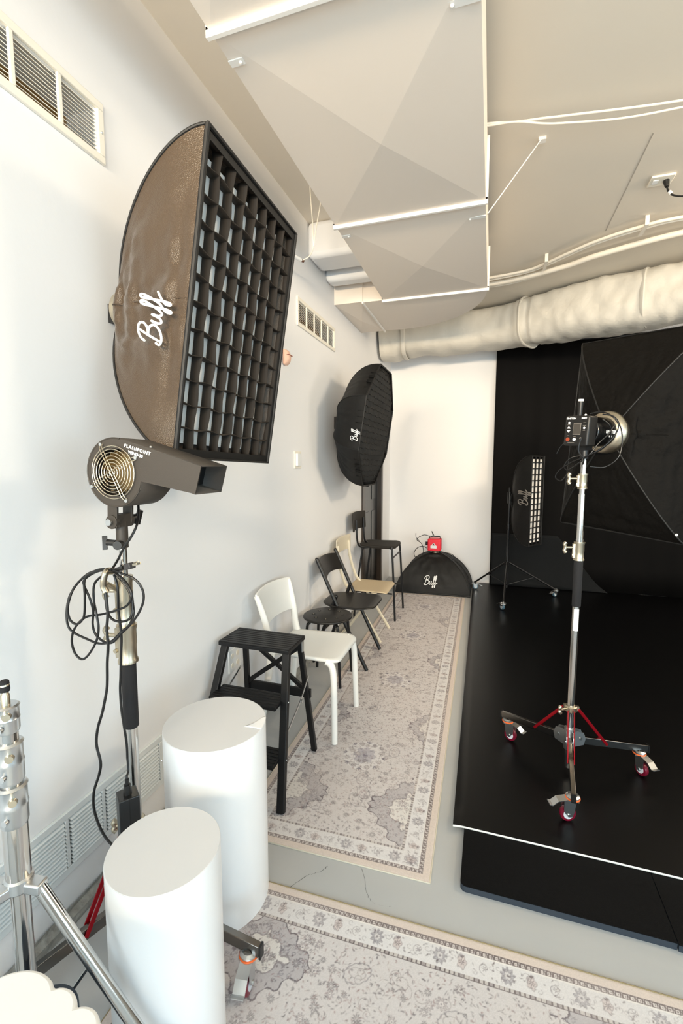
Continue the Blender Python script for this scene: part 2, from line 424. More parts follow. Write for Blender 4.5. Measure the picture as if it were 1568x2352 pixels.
for y in (.15, 1.30, 2.46, 3.615):
    MB().box((X0 - .012, y - .008, DZ - .018), (X1 + .012, y + .008, DZ + .012)).box((X0 - .012, y - .008, DZ), (X0 + .002, y + .008, 3.03)).box((X1 - .002, y - .008, DZ), (X1 + .012, y + .008, 3.03)).build('flange', flange_m, duct, bevel=.002)
MB().box((.229, 3.60, DZ - .014), (.241, 4.42, DZ + .004)).build('flange', flange_m, duct)
for (x, y, s_) in ((.40, 1.41, 1), (.40, 2.575, 1), (1.172, 1.435, -1), (1.172, 2.60, -1)):
    ln = .09 if s_ < 0 else .05
    MB().box((min(x, x + s_ * ln), y - .012, DZ - .006), (max(x, x + s_ * ln), y + .012, DZ - .002)).sphere((x + s_ * (ln - .012), y, DZ - .007), .006, 8).build('clip', flange_m, duct)
hanger = MB().bar((1.430, 2.67, 3.098), (1.180, 2.60, 2.745), .016, .004).box((1.415, 2.655, 3.085), (1.450, 2.685, 3.10)).build('hanger_strap', flange_m, duct)
MB().box((.02, 3.62, DZ + .27), (1.15, 3.66, 3.10)).build('hanger_bracket', flange_m, duct); MB().box((.42, 1.0, DZ + .27), (1.15, 1.05, 3.10)).build('hanger_bracket', flange_m, duct)

# insulated duct along the far wall
wp = [(0.03, 5.22, 2.88), (.5, 5.22, 2.88), (1.2, 5.19, 2.875), (1.6, 5.02, 2.87), (2.0, 4.80, 2.86), (2.4, 4.62, 2.85), (2.9, 4.42, 2.84), (3.6, 4.2, 2.84)]
pth = smooth_path(wp, 22)
def wrapduct():
    m = MB(); n = 56; N = len(pth); vs = []; fs = []
    for i, p in enumerate(pth):
        d_ = (pth[min(i + 1, N - 1)] - pth[max(i - 1, 0)]).normalized()
        a = Vector((0, 0, 1)).cross(d_).normalized(); b = d_.cross(a)
        x = p.x
        hw = .215; hh = .205
        if x < .30: hh = .19 + .05 * min(1, max(0, (.30 - x) / .1)); hw = .22
        if 1.48 < x < 1.62: hh += .012 * math.sin((x - 1.48) / .14 * PI); hw += .02 * math.sin((x - 1.48) / .14 * PI)
        if x >= 1.62: hh = .215 + .025 * math.sin((x - 1.62) * 2.4); hw = .235
        for k in range(n):
            t = 2 * PI * k / n; c, s_ = math.cos(t), math.sin(t); e = 2.9
            r = (abs(c) ** e + abs(s_) ** e) ** (-1 / e)
            q = p + a * c * r * hw + b * s_ * r * hh
            w1 = noise.noise(Vector((q.x * 5, q.y * 5, q.z * 6))) * .018 + noise.noise(Vector((q.x * 14, q.y * 5, q.z * 9))) * (.008 if x < 1.55 else .015)
            q += (a * c + b * s_) * w1
            q.z = min(q.z, 3.092)
            if q.x < .005: q.x = .005
            vs.append(q)
    for i in range(N - 1): fs += [(i * n + k, i * n + (k + 1) % n, (i + 1) * n + (k + 1) % n, (i + 1) * n + k) for k in range(n)]
    fs += [tuple(range(n))[::-1], tuple(range((N - 1) * n, N * n))]
    return m.add(vs, fs)
wd_ = thing('insulated_duct', 'wrinkled white wrapped duct running high across the far wall', 'duct', (1.5, 5.0, 2.66))
wrapduct().build('wrap', wrap_m, wd_, angle=80)
for xx in (.30, 1.55, 2.45):
    i = min(range(len(pth)), key=lambda k: abs(pth[k].x - xx)); p = pth[i]; d_ = (pth[i + 1] - pth[i - 1]).normalized(); a = Vector((0, 0, 1)).cross(d_).normalized()
    ring = []
    for k in range(48):
        t = 2 * PI * k / 48; c, s_ = math.cos(t), math.sin(t); r = (abs(c) ** 2.9 + abs(s_) ** 2.9) ** (-1 / 2.9)
        q = p + a * c * r * .232 + Vector((0, 0, 1)) * s_ * r * .222; q.z = min(q.z, 3.09); ring.append(q)
    MB().tube(ring, .012, n=8, closed=True, flat=2.0).build('seam_tape', wrap_m, wd_)

# conduits and cables under the ceiling
g = 'white conduits along the ceiling beside the wrapped duct'
cz = 3.065
for k, (pts, r, lab) in enumerate((
    ([(1.13, 4.30, cz), (1.45, 4.24, cz), (1.60, 4.14, cz), (1.893, 3.87, cz), (2.17, 3.72, cz), (2.40, 3.67, cz), (3.2, 3.6, cz)], .011, 'front white conduit curving across the ceiling, closest to the ceiling socket'),
    ([(1.13, 4.34, cz - .004), (1.45, 4.28, cz), (1.62, 4.17, cz), (1.90, 3.905, cz), (2.19, 3.755, cz), (2.42, 3.70, cz), (3.2, 3.64, cz)], .009, 'thin white conduit running tight behind the front ceiling conduit'),
    ([(1.13, 4.44, cz), (1.385, 4.40, cz), (1.76, 4.22, cz - .01), (1.97, 4.08, cz - .01), (2.45, 3.88, cz - .01), (3.2, 3.76, cz)], .020, 'thick white pipe above the wrapped duct, nearest the duct'),
    ([(1.13, 4.50, cz), (1.385, 4.46, cz), (1.76, 4.28, cz), (1.99, 4.13, cz), (2.47, 3.93, cz), (3.2, 3.81, cz)], .011, 'rearmost thin white conduit behind the thick white pipe'))):
    tag(MB().tube(pts, r, n=12, sm=10).build('conduit', whitecable_m), lab, 'conduit', g)
for p0, p1, lab in (((2.17, 3.70), (2.17, 3.80), 'white strap clamp holding the conduits near the ceiling socket'), ((1.60, 4.09), (1.64, 4.20), 'white strap clamp on the conduits close to the big duct')):
    m = MB().box((p0[0] - .012, p0[1] - .04, cz - .024), (p0[0] + .012, p1[1] + .02, cz - .018)).box((p0[0] - .012, p0[1] - .045, cz - .024), (p0[0] + .012, p0[1] - .039, CZ))
    tag(m.build('strap_clamp', whitecable_m), lab, 'clamp')
tag(MB().tube([(1.0, 2.39, 3.05), (1.184, 2.40, 3.045), (1.30, 2.42, 3.04), (1.42, 2.435, 3.04), (1.515, 2.45, 3.04), (1.988, 2.512, 3.04), (2.5, 2.55, 3.06), (2.9, 2.55, 3.09)], .005, n=8, sm=10).build('ceiling_cable', whitecable_m), 'upper of two slack white cables crossing the ceiling', 'cable')
tag(MB().tube([(1.0, 2.40, 3.045), (1.184, 2.403, 3.038), (1.30, 2.412, 3.035), (1.42, 2.455, 3.03), (1.515, 2.482, 3.03), (1.75, 2.53, 3.03), (1.988, 2.548, 3.035), (2.5, 2.58, 3.06), (2.9, 2.6, 3.09)], .0045, n=8, sm=10).build('ceiling_cable', whitecable_m), 'lower and thinner of two slack white cables crossing the ceiling', 'cable')
# ceiling socket with plug
t = thing('ceiling_socket', 'white outlet plate on the ceiling with a black plug in it', 'outlet', (2.12, 3.23, CZ))
MB().box((2.06, 3.19, CZ - .012), (2.18, 3.29, CZ)).build('plate', whitewarm_m, t, bevel=.004)
MB().box((2.075, 3.22, CZ - .015), (2.105, 3.26, CZ - .011)).build('socket_face', white_m, t, bevel=.003)
t = thing('power_cable', 'black power cable plugged into the ceiling outlet at right', 'cable', (2.145, 3.24, CZ - .05))
MB().cyl((2.145, 3.24, CZ - .012), (2.15, 3.235, CZ - .05), .017, .011, 14).build('plug', blackplastic_m, t, bevel=.002)
MB().tube([(2.15, 3.235, CZ - .05), (2.158, 3.225, CZ - .085), (2.19, 3.215, CZ - .115), (2.27, 3.20, CZ - .13), (2.5, 3.15, CZ - .12), (2.8, 3.1, CZ - .02)], .005, n=8, sm=8).build('cable', cable_m, t)
MB().cyl((2.160, 3.225, CZ - .082), (2.170, 3.222, CZ - .098), .009, .009, 10).build('cable_tag', white_m, t)

# small white pendant cord and tube near the ceiling, left
t = thing('hanging_cord', 'looped white cord hanging from the big duct beside the wall', 'cord', (.23, 2.6, 2.75))
MB().tube([(.196, 2.6, 3.095), (.20, 2.6, 3.0), (.212, 2.6, 2.85), (.214, 2.6, 2.77), (.205, 2.62, 2.72), (.165, 2.66, 2.700), (.12, 2.68, 2.695)], .0035, n=8, sm=8).tube([(.27, 2.6, 3.095), (.262, 2.6, 2.96), (.242, 2.6, 2.86), (.226, 2.6, 2.78), (.215, 2.61, 2.73)], .003, n=8, sm=8).build('cord', whitecable_m, t)
t = thing('wall_tube', 'short white tube light with a brown end cap high on the left wall', 'lamp', (.06, 2.66, 2.70))
MB().cyl((.07, 2.40, 2.655), (.105, 2.672, 2.692), .011, .011, 14).build('tube', white_m, t)
MB().cyl((.104, 2.668, 2.6915), (.110, 2.70, 2.697), .009, .009, 12).build('end_cap', mat('brown_cap', (110, 70, 50), .5), t)
MB().box((0, 2.42, 2.64), (.068, 2.44, 2.66)).build('wall_clip', white_m, t); MB().box((0, 2.56, 2.66), (.09, 2.58, 2.68)).build('wall_clip', white_m, t)

# ------------------------------------------------------------------ vents and wall fittings
def wall_vent(y0, y1, z0, z1, label, closed=False, x=0.0):
    t = thing('wall_vent', label, 'vent', (x, (y0 + y1) / 2, z0))
    fm = grille_m if closed else vent_m
    b = .024
    iy0, iy1, iz0, iz1 = y0 + b, y1 - b, z0 + b, z1 - b
    m = MB().box((x, y0, z0), (x + .011, y1, iz0)).box((x, y0, iz1), (x + .011, y1, z1)).box((x, y0, iz0), (x + .011, iy0, iz1)).box((x, iy1, iz0), (x + .011, y1, iz1))
    n = 5; wseg = (iy1 - iy0 + .014) / n
    for k in range(1, n):
        yy = iy0 + k * wseg - .007
        m.box((x + .001, yy - .007, iz0), (x + .010, yy + .007, iz1))
    m.build('frame', fm, t, bevel=.0025)
    ns = 12
    for k in range(n):
        a = iy0 + k * wseg - (.0 if k == 0 else .0); c = a + wseg - .014
        s = MB()
        for q in range(ns):
            zc = iz0 + (q + .5) * (iz1 - iz0) / ns; hh = (iz1 - iz0) / ns
            if closed:
                s.add([(x + .001, a, zc + hh * .42), (x + .001, c, zc + hh * .42), (x + .014, c - .005, zc - hh * .22), (x + .014, a + .005, zc - hh * .22), (x + .0135, a + .005, zc - hh * .44), (x + .0135, c - .005, zc - hh * .44), (x + .001, a, zc - hh * .5), (x + .001, c, zc - hh * .5)],
                      [(0, 1, 2, 3), (3, 2, 5, 4), (4, 5, 7, 6)])
            else:
                s.obox((x - .006, (a + c) / 2, zc), V(.83, 0, -.55), (0, 1, 0), V(.55, 0, .83), .020, c - a, .0016)
        s.build('louvre_panel', fm, t, smooth=False)
        MB().sphere((x + .0115, y0 + .012, (z0 + z1) / 2), .004, 8).build('screw', zinc_m, t) if k == 0 else None
    MB().sphere((x + .0115, y1 - .012, (z0 + z1) / 2), .004, 8).build('screw', zinc_m, t)
    if closed:
        MB().box((x, iy0, iz0), (x + .0008, iy1, iz1)).build('vent_backing', mat('grille_shadow_gap', (120, 126, 128), .8), t)  # darker plate, shade between the closed slats put into its colour
    if not closed:
        m = MB()
        m.box((-.20, y0 + .02, z0 + .02), (-.19, y1 - .02, z1 - .02))
        m.box((-.19, y0 + .02, z0 + .015), (-.12, y1 - .02, z0 + .022)).box((-.19, y0 + .02, z1 - .022), (-.12, y1 - .02, z1 - .015))
        m.box((-.19, y0 + .012, z0 + .02), (-.12, y0 + .022, z1 - .02)).box((-.19, y1 - .022, z0 + .02), (-.12, y1 - .012, z1 - .02))
        m.build('vent_backing', cavity_m, t, smooth=False)
    return t
wall_vent(.531, 1.276, 2.428, 2.612, 'large slatted vent high on the left wall, above the grid softbox')
wall_vent(2.838, 3.592, 2.371, 2.554, 'smaller looking slatted vent far along the left wall, beyond the grid softbox')
wall_vent(.69, 1.43, .165, .372, 'low white louvred grille near the floor behind the pedestals', closed=True)

t = thing('motion_sensor', 'pinkish motion sensor on the left wall beside the softbox', 'sensor', (0, 2.64, 2.09))
m = MB()
for j, (z, dx, hw) in enumerate(((2.070, .020, .022), (2.085, .038, .030), (2.115, .046, .033), (2.140, .042, .032), (2.160, .030, .028), (2.166, .016, .022))):
    vs = [(0, 2.64 - hw, z), (dx * .75, 2.64 - hw, z), (dx, 2.64 - hw * .5, z), (dx, 2.64 + hw * .5, z), (dx * .75, 2.64 + hw, z), (0, 2.64 + hw, z)]
    m.v += [Vector(p) for p in vs]
for j in range(5): m.f += [(j * 6 + k, j * 6 + (k + 1) % 6, (j + 1) * 6 + (k + 1) % 6, (j + 1) * 6 + k) for k in range(6)]
m.f += [tuple(range(6))[::-1], tuple(range(30, 36))]
m.build('housing', pink_m, t, subsurf=2, angle=80)
MB().box((.030, 2.612, 2.128), (.0475, 2.668, 2.131)).build('seam', mat('sensor_seam', (170, 110, 95), .6), t)
t = thing('wall_switch', 'small cream control panel on the left wall between the two wall softboxes', 'switch', (0, 2.83, 1.43))
MB().box((0, 2.775, 1.435), (.006, 2.885, 1.550)).build('plate', whitewarm_m, t, bevel=.002)
MB().box((.005, 2.79, 1.452), (.022, 2.845, 1.535)).build('cover', white_m, t, bevel=.004)
MB().box((.005, 2.855, 1.46), (.009, 2.878, 1.53)).build('display', label_m, t, bevel=.001)
t = thing('wall_outlet', 'white power outlet low on the wall behind the black step stool', 'outlet', (0, 1.99, .40))
MB().box((0, 1.935, .395), (.006, 2.045, .515)).build('plate', white_m, t, bevel=.002)
for yy in (1.965, 2.015):
    for zz in (.43, .48):
        MB().cyl((.004, yy, zz), (.0085, yy, zz), .014, n=16).box((.008, yy - .006, zz), (.0092, yy - .004, zz + .008)).build('socket', whitewarm_m, t)

# ------------------------------------------------------------------ floor coverings
mg = 'black foam mats under the vinyl sheet'
for k, (a, b, lab) in enumerate(((1.181, 1.815, 'black foam floor mat sticking out under the vinyl sheet, left tile with rounded corner'), (1.818, 2.452, 'black foam floor mat tile at the right edge of the photo'))):
    t = thing('foam_mat', lab, 'mat', ((a + b) / 2, 1.9, 0), mg)
    ol = []
    rr = .02
    ol = [(a + rr * (1 - math.cos(q)), 1.480 + rr * (1 - math.sin(q))) for q in [PI / 2 * j / 5 for j in range(6)]] if k == 0 else [(a, 1.480)]
    ol += [(b, 1.484), (b, 2.36), (a, 2.36)]
    MB().prism(ol, (0, 0, .021), (1, 0, 0), (0, 1, 0), (0, 0, 1), .003).build('textured_top', matfoam_m, t)
    MB().prism(ol, (0, 0, 0), (1, 0, 0), (0, 1, 0), (0, 0, 1), .021).build('foam_edge', matedge_m, t)
for (a, b, y0, y1) in ((1.181, 4.6, 2.362, 5.66), (2.455, 4.6, 1.49, 2.36)):
    t = tag(MB().box((a, y0, 0), (b, y1, .024)).build('foam_mat', matfoam_m), 'black foam mats wholly under the vinyl sheet', 'mat', mg)
sh = thing('vinyl_floor_sheet', 'glossy black vinyl sheet laid over foam mats on the right', 'floor sheet', (2.8, 3.7, .024))
def sheet(u, v):
    y = 1.738 + v * 3.985
    xl = 1.137 + (1.071 - 1.137) * (y - 1.743) / 3.87
    x = xl + u * (4.6 - xl)
    z = .0305
    e = (x - xl)
    if e < .05: z -= (1 - e / .05) ** 2 * .010 * (1 if v > .02 else .4)
    z += .0012 * noise.noise(Vector((x * 2, y * 2, 0)))
    return Vector((x, y, z))
us = MB(); nu, nv = 160, 120
us.grid(lambda u, v: sheet(u ** 2.2, v), nu, nv)
us.build('vinyl_top', vinyl_m, sh, angle=80, recalc=False)
us = MB(); us.grid(lambda u, v: sheet(u ** 2.2, v) + Vector((0, (-.0035 if v == 0 else 0), -.0012)), nu, nv)
o = us.build('white_backing', vinylback_m, sh, angle=80, recalc=False)
md = o.modifiers.new('s', 'SOLIDIFY'); md.thickness = .0045; md.offset = -1

class Rug:
    def __init__(s, L, W, h, base, seed):
        s.h = h; s.nu = int(L / h) + 1; s.nv = int(W / h) + 1; s.L = L; s.W = W
        s.u = np.linspace(0, L, s.nu)[:, None] * np.ones((1, s.nv)); s.v = np.linspace(0, W, s.nv)[None, :] * np.ones((s.nu, 1))
        s.img = np.ones((s.nu, s.nv, 3)) * np.array(base) / 255.0
        s.rng = np.random.RandomState(seed)
    def put(s, mask, col, al=1.0, sl=None):
        a = (mask * al)[..., None]
        if sl is None: s.img = s.img * (1 - a) + np.array(col) / 255.0 * a
        else: s.img[sl] = s.img[sl] * (1 - a) + np.array(col) / 255.0 * a
    def win(s, cu, cv, R, ang=0):
        i0, i1 = max(0, int((cu - R) / s.L * (s.nu - 1))), min(s.nu, int((cu + R) / s.L * (s.nu - 1)) + 2)
        j0, j1 = max(0, int((cv - R) / s.W * (s.nv - 1))), min(s.nv, int((cv + R) / s.W * (s.nv - 1)) + 2)
        if i1 <= i0 or j1 <= j0: return None
        sl = (slice(i0, i1), slice(j0, j1))
        x = s.u[sl] - cu; y = s.v[sl] - cv
        c, n = math.cos(ang), math.sin(ang)
        return sl, x * c + y * n, -x * n + y * c
    def soft(s, d, w=None):
        w = w or s.h * .8
        return np.clip(.5 - d / w, 0, 1)
    def leaf(s, cu, cv, a, b, ang, col, al=1):
        r = s.win(cu, cv, a * 1.2, ang)
        if r is None: return
        sl, x, y = r
        d = (np.sqrt((x / a) ** 2 + (y / b) ** 2) - 1) * min(a, b)
        s.put(s.soft(d), col, al, sl)
    def ring(s, cu, cv, a, b, ang, wd, col, al=1, lobes=0, amp=.2):
        r = s.win(cu, cv, max(a, b) * (1.2 + amp), ang)
        if r is None: return
        sl, x, y = r
        th = np.arctan2(y / b, x / a); rad = np.sqrt((x / a) ** 2 + (y / b) ** 2)
        if lobes: rad = rad / (1 + amp * np.cos(lobes * th))
        d = np.abs(rad - 1) * min(a, b) - wd
        s.put(s.soft(d), col, al, sl)
    def blob(s, cu, cv, a, b, ang, col, al=1, lobes=0, amp=.2):
        r = s.win(cu, cv, max(a, b) * (1.2 + amp), ang)
        if r is None: return
        sl, x, y = r
        th = np.arctan2(y / b, x / a); rad = np.sqrt((x / a) ** 2 + (y / b) ** 2)
        if lobes: rad = rad / (1 + amp * np.cos(lobes * th))
        s.put(s.soft((rad - 1) * min(a, b)), col, al, sl)
    def palmette(s, cu, cv, R, ang, col, dk):
        s.blob(cu, cv, R, R * .85, ang, col, .5, 9, .18); s.ring(cu, cv, R, R * .85, ang, .0006, dk, .75, 9, .18)
        s.blob(cu, cv, R * .5, R * .4, ang, (226, 222, 220), .6, 7, .2)
        s.ring(cu, cv, R * .55, R * .45, ang, .0006, dk, .7, 7, .2); s.leaf(cu, cv, R * .14, R * .14, 0, dk, .9)
        for k in range(9):
            a = ang + k * 2 * PI / 9; s.leaf(cu + R * .78 * math.cos(a), cv + R * .78 * math.sin(a), R * .2, R * .06, a, dk, .55)
    def rosette(s, cu, cv, R, dk, n=10):
        for k in range(n):
            a = k * 2 * PI / n; s.leaf(cu + R * .72 * math.cos(a), cv + R * .72 * math.sin(a), R * .30, R * .13, a, dk, .75)
        s.ring(cu, cv, R * .3, R * .3, 0, .0006, dk, .6)
    def sprig(s, cu, cv, R, ang, dk):
        for q in (-.7, 0, .7): s.leaf(cu + R * .5 * math.cos(ang + q), cv + R * .5 * math.sin(ang + q), R * .45, R * .14, ang + q, dk, .75)
    def curl(s, cu, cv, R, ang, dk, al=.6):
        r = s.win(cu, cv, R * 1.3, ang)
        if r is None: return
        sl, x, y = r
        th = np.arctan2(y, x); rad = np.hypot(x, y); d = np.abs(rad - R * (.65 + .12 * th)) - .0008
        s.put(s.soft(d) * (th > -2.2), dk, al, sl)

def paint_rug(L, W, h, seed, medal, corners, roi=None):
    R = Rug(L, W, h, (208, 203, 203), seed); rng = R.rng
    u, v = R.u, R.v
    d = np.minimum(np.minimum(u, L - u), np.minimum(v, W - v))
    along = np.where(np.minimum(u, L - u) < np.minimum(v, W - v), v, u)
    DK = (92, 82, 84); GB = (142, 138, 147); MD = (128, 121, 126); LT = (222, 220, 221); PK = (196, 178, 176)
    m1, m2, m3_, m4 = .028, .044, .106, .118
    R.put(d < m1, (214, 200, 191))
    # chain band
    band = (d >= m1) & (d < m2)
    R.put(band, (112, 100, 99), .9)
    ph = (along / .0176) % 1; q = (d - m1) / (m2 - m1)
    R.put(band & (np.abs(ph - .5) < .22) & (np.abs(q - .5) < .26), (214, 206, 203))
    R.put(band & (np.abs(ph - .5) < .09) & (np.abs(q - .5) < .10), (110, 96, 96), .8)
    R.put(band & ((ph < .14) | (ph > .86)) & (np.abs(q - np.where(ph < .5, .25, .75)) < .2), (205, 197, 195), .85)
    # floral band
    R.put((d >= m2) & (d < m3_), LT, .8)
    R.put(np.abs(d - m2 - .0012) < .0012, (235, 230, 226), .8)
    # squares band
    sq = (d >= m3_) & (d < m4)
    ph = (along / .0135) % 1; q = (d - m3_) / (m4 - m3_)
    tint = .5 + .5 * np.sin(np.floor(along / .0135) * 2.3)
    R.put(sq, (198, 191, 188))
    R.put(sq & (tint > .8), (142, 132, 134), .6)
    R.put(sq & ((ph < .14) | (ph > .86) | (q < .13) | (q > .87)), DK, .8)
    fc = (m2 + m3_) / 2
    def border(p0, p1, horizontal, off):
        n = max(2, int(abs(p1 - p0) / .062)); st = (p1 - p0) / n
        for k in range(n + 1):
            a = p0 + k * st
            P_ = (a, off) if horizontal else (off, a)
            side = -1 if off < (W if horizontal else L) / 2 else 1
            ang = (PI / 2 * side) if horizontal else (0 if side > 0 else PI)
            if k % 3 == 0: R.palmette(*P_, .021, ang, GB, MD)
            elif k % 3 == 1:
                R.blob(*P_, .013, .018, 0, PK, .5, 5, .15); R.ring(*P_, .012, .018, 0, .0007, MD, .7, 5, .15); R.rosette(P_[0], P_[1], .009, DK, 7)
                R.sprig(P_[0] + (0 if horizontal else .012 * side), P_[1] + (.012 * side if horizontal else 0), .010, ang, DK)
            else: R.curl(*P_, .017, ang, MD); R.rosette(*P_, .008, MD, 6)
            for j in range(7):
                b = a + rng.uniform(-.5, .5) * st; o_ = off + rng.uniform(-.024, .024)
                Q = (b, o_) if horizontal else (o_, b)
                R.leaf(*Q, rng.uniform(.002, .005), rng.uniform(.001, .0022), rng.uniform(0, PI), DK if rng.rand() < .45 else MD, rng.uniform(.4, .8))
            for j in range(3):
                b = a + rng.uniform(-.5, .5) * st; o_ = off + rng.uniform(-.02, .02)
                Q = (b, o_) if horizontal else (o_, b)
                R.curl(*Q, rng.uniform(.005, .010), rng.uniform(0, 6), MD, .45)
    border(fc, L - fc, True, fc); border(fc, L - fc, True, W - fc); border(fc, W - fc, False, fc); border(fc, W - fc, False, L - fc)
    # field
    fu0, fu1, fv0, fv1 = m4, L - m4, m4, W - m4
    def med_shape(cu, cv, A, B, al=.55):
        r = R.win(cu, cv, max(A, B) * 1.15)
        if r is None: return
        sl, x, y = r
        e = np.abs(x) / A + np.abs(y) / B; e = e + .07 * np.sin(np.abs(x) / A * 22) + .05 * np.sin(np.abs(y) / B * 19)
        ins = (R.u[sl] > fu0) & (R.u[sl] < fu1) & (R.v[sl] > fv0) & (R.v[sl] < fv1)
        R.put(((e < 1) & (e > .55)) * ins, (160, 156, 162), al, sl)
        R.put((np.abs(e - 1) < .012 / min(A, B) * .25) * ins, (84, 76, 82), .8, sl)
        R.put((e < .55) * ins, (222, 218, 214), .8, sl)
        R.put((np.abs(e - .55) < .004 / min(A, B)) * ins, (120, 112, 116), .6, sl)
        for k in range(int(140 * A / .2)):
            a, b = rng.uniform(-1, 1) * A, rng.uniform(-1, 1) * B
            if abs(a) / A + abs(b) / B < .93 and fu0 < cu + a < fu1 and fv0 < cv + b < fv1:
                (R.curl if k % 3 else R.ring)(cu + a, cv + b, *((rng.uniform(.004, .009), rng.uniform(0, 6), (108, 102, 112), .6) if k % 3 else (.005, .004, 0, .0007, (96, 90, 100), .7)))
    for (cu, cv, A, B) in corners: med_shape(cu, cv, A, B)
    for (cu, cv, rr) in medal:
        R.blob(cu, cv, rr, rr * .9, 0, (224, 222, 224), .7); R.blob(cu, cv, rr * .52, rr * .45, 0, (168, 165, 176), .7, 8, .12)
        for k in range(16):
            a = 2 * PI * k / 16
            (R.palmette(cu + rr * .82 * math.cos(a), cv + rr * .75 * math.sin(a), .014, a, (178, 168, 170), MD) if k % 2 else R.sprig(cu + rr * .85 * math.cos(a), cv + rr * .78 * math.sin(a), .022, a, (86, 82, 96)))
        for k in range(60):
            a, q = rng.uniform(0, 2 * PI), rng.uniform(0, .5) * rr; R.curl(cu + q * math.cos(a), cv + q * math.sin(a), .006, rng.uniform(0, 6), (120, 116, 130), .7)
    area_ = (fu1 - fu0) * (fv1 - fv0)
    for k in range(int(area_ * 520)):
        a, b = rng.uniform(fu0 + .012, fu1 - .012), rng.uniform(fv0 + .012, fv1 - .012); z = rng.rand()
        if z < .18: R.palmette(a, b, rng.uniform(.010, .018), rng.uniform(0, 6), (186, 176, 176), MD)
        elif z < .34: R.rosette(a, b, rng.uniform(.008, .014), (100, 94, 98), 10)
        elif z < .7: R.curl(a, b, rng.uniform(.008, .022), rng.uniform(0, 6), (122, 112, 112), .55)
        else: R.sprig(a, b, rng.uniform(.006, .011), rng.uniform(0, 6), (110, 104, 108))
    for k in range(int(area_ * 5200)):
        a, b = rng.uniform(fu0 + .004, fu1 - .004), rng.uniform(fv0 + .004, fv1 - .004)
        R.leaf(a, b, rng.uniform(.0018, .0055), rng.uniform(.0008, .002), rng.uniform(0, PI), (98, 90, 94) if rng.rand() < .6 else (146, 120, 120), rng.uniform(.35, .85))
    for k in range(int(area_ * 9)):
        a, b = rng.uniform(fu0 + .05, fu1 - .05), rng.uniform(fv0 + .05, fv1 - .05)
        R.ring(a, b, .040, .026, rng.choice([0, .5, 2.6]), .0012, (112, 106, 114), .55, 12, .04); R.ring(a, b, .024, .014, 0, .0008, (130, 122, 126), .5)
    # worn, faded areas of the weave
    lo = np.zeros_like(u)
    for k in range(7):
        fx, fy, p_ = rng.uniform(1, 9), rng.uniform(1, 9), rng.uniform(0, 6)
        lo += np.sin(u * fx * 2 + p_ + 2 * np.sin(v * fy)) * np.sin(v * fy * 3 + p_ * 2)
    fade = np.clip(.16 + .05 * lo, .02, .34)[..., None]
    R.img = R.img * (1 - fade) + np.array((208, 199, 196)) / 255 * fade
    R.img *= 1 + .05 * (rng.rand(R.nu, R.nv, 1) - .5)
    return R

def rug_object(name, R, corner, ud, vd, z, label, cat):
    # corner + ud*u + vd*v ; thin woven slab
    t = thing(name, label, cat, tuple(corner) + (0,))
    P = np.zeros((R.nu, R.nv, 3))
    P[..., 0] = R.u * ud[0] + R.v * vd[0]; P[..., 1] = R.u * ud[1] + R.v * vd[1]
    d = np.minimum(np.minimum(R.u, R.L - R.u), np.minimum(R.v, R.W - R.v))
    P[..., 2] = z - .0015 * np.clip(1 - d / .006, 0, 1)
    nu, nv = R.nu, R.nv
    idx = np.arange(nu * nv).reshape(nu, nv)
    q = np.stack([idx[:-1, :-1], idx[1:, :-1], idx[1:, 1:], idx[:-1, 1:]], -1).reshape(-1, 4)
    if ud[0] * vd[1] - ud[1] * vd[0] < 0: q = q[:, ::-1]
    me = bpy.data.meshes.new('pile')
    me.vertices.add(nu * nv); me.vertices.foreach_set('co', P.reshape(-1))
    nf = len(q); me.loops.add(nf * 4); me.loops.foreach_set('vertex_index', q.reshape(-1).astype(np.int32))
    me.polygons.add(nf); me.polygons.foreach_set('loop_start', np.arange(0, nf * 4, 4, dtype=np.int32)); me.polygons.foreach_set('loop_total', np.full(nf, 4, dtype=np.int32))
    me.update(calc_edges=True)
    ca = me.color_attributes.new('weave', 'FLOAT_COLOR', 'POINT')
    c = np.clip(R.img, 0, 1); c = np.where(c <= .04045, c / 12.92, ((c + .055) / 1.055) ** 2.4)
    buf = np.ones((nu * nv, 4), dtype=np.float32); buf[:, :3] = c.reshape(-1, 3)
    ca.data.foreach_set('color', buf.reshape(-1))
    me.materials.append(rug_m)
    o = bpy.data.objects.new('pile', me); COL.objects.link(o); o.parent = t
    # bound edge
    c0 = Vector((corner[0], corner[1], 0)); U = Vector((ud[0], ud[1], 0)) * R.L; W_ = Vector((vd[0], vd[1], 0)) * R.W
    e = MB().tube([c0 + Vector((0, 0, z * .5)), c0 + U + Vector((0, 0, z * .5)), c0 + U + W_ + Vector((0, 0, z * .5)), c0 + W_ + Vector((0, 0, z * .5)), c0 + Vector((0, 0, z * .5))], .0032, n=8)
    e.build('bound_edge', mat('rug_edge_' + name, (206, 196, 178) if cat == 'runner' else (150, 136, 104), .9), t)
    return t
# long runner
ul = Vector((-.0195, 1)).normalized()
L1 = 3.62; W1 = .776
corn1 = []
Rg = paint_rug(L1, W1, .0032, 3, [(.62 + .85 * k, W1 / 2, .115) for k in range(5)],
               [(.118 + .19 + k, vv, .20, .17) for k in (0,) for vv in (.13, W1 - .13)] + [(.95 + k * .9, vv, .15, .10) for k in range(3) for vv in (.118, W1 - .118)])
rug_object('runner_rug', Rg, (.303, 1.452), (ul.x, ul.y), (.99966, .0262), .006, 'long narrow grey and cream patterned runner under the chair legs', 'runner')
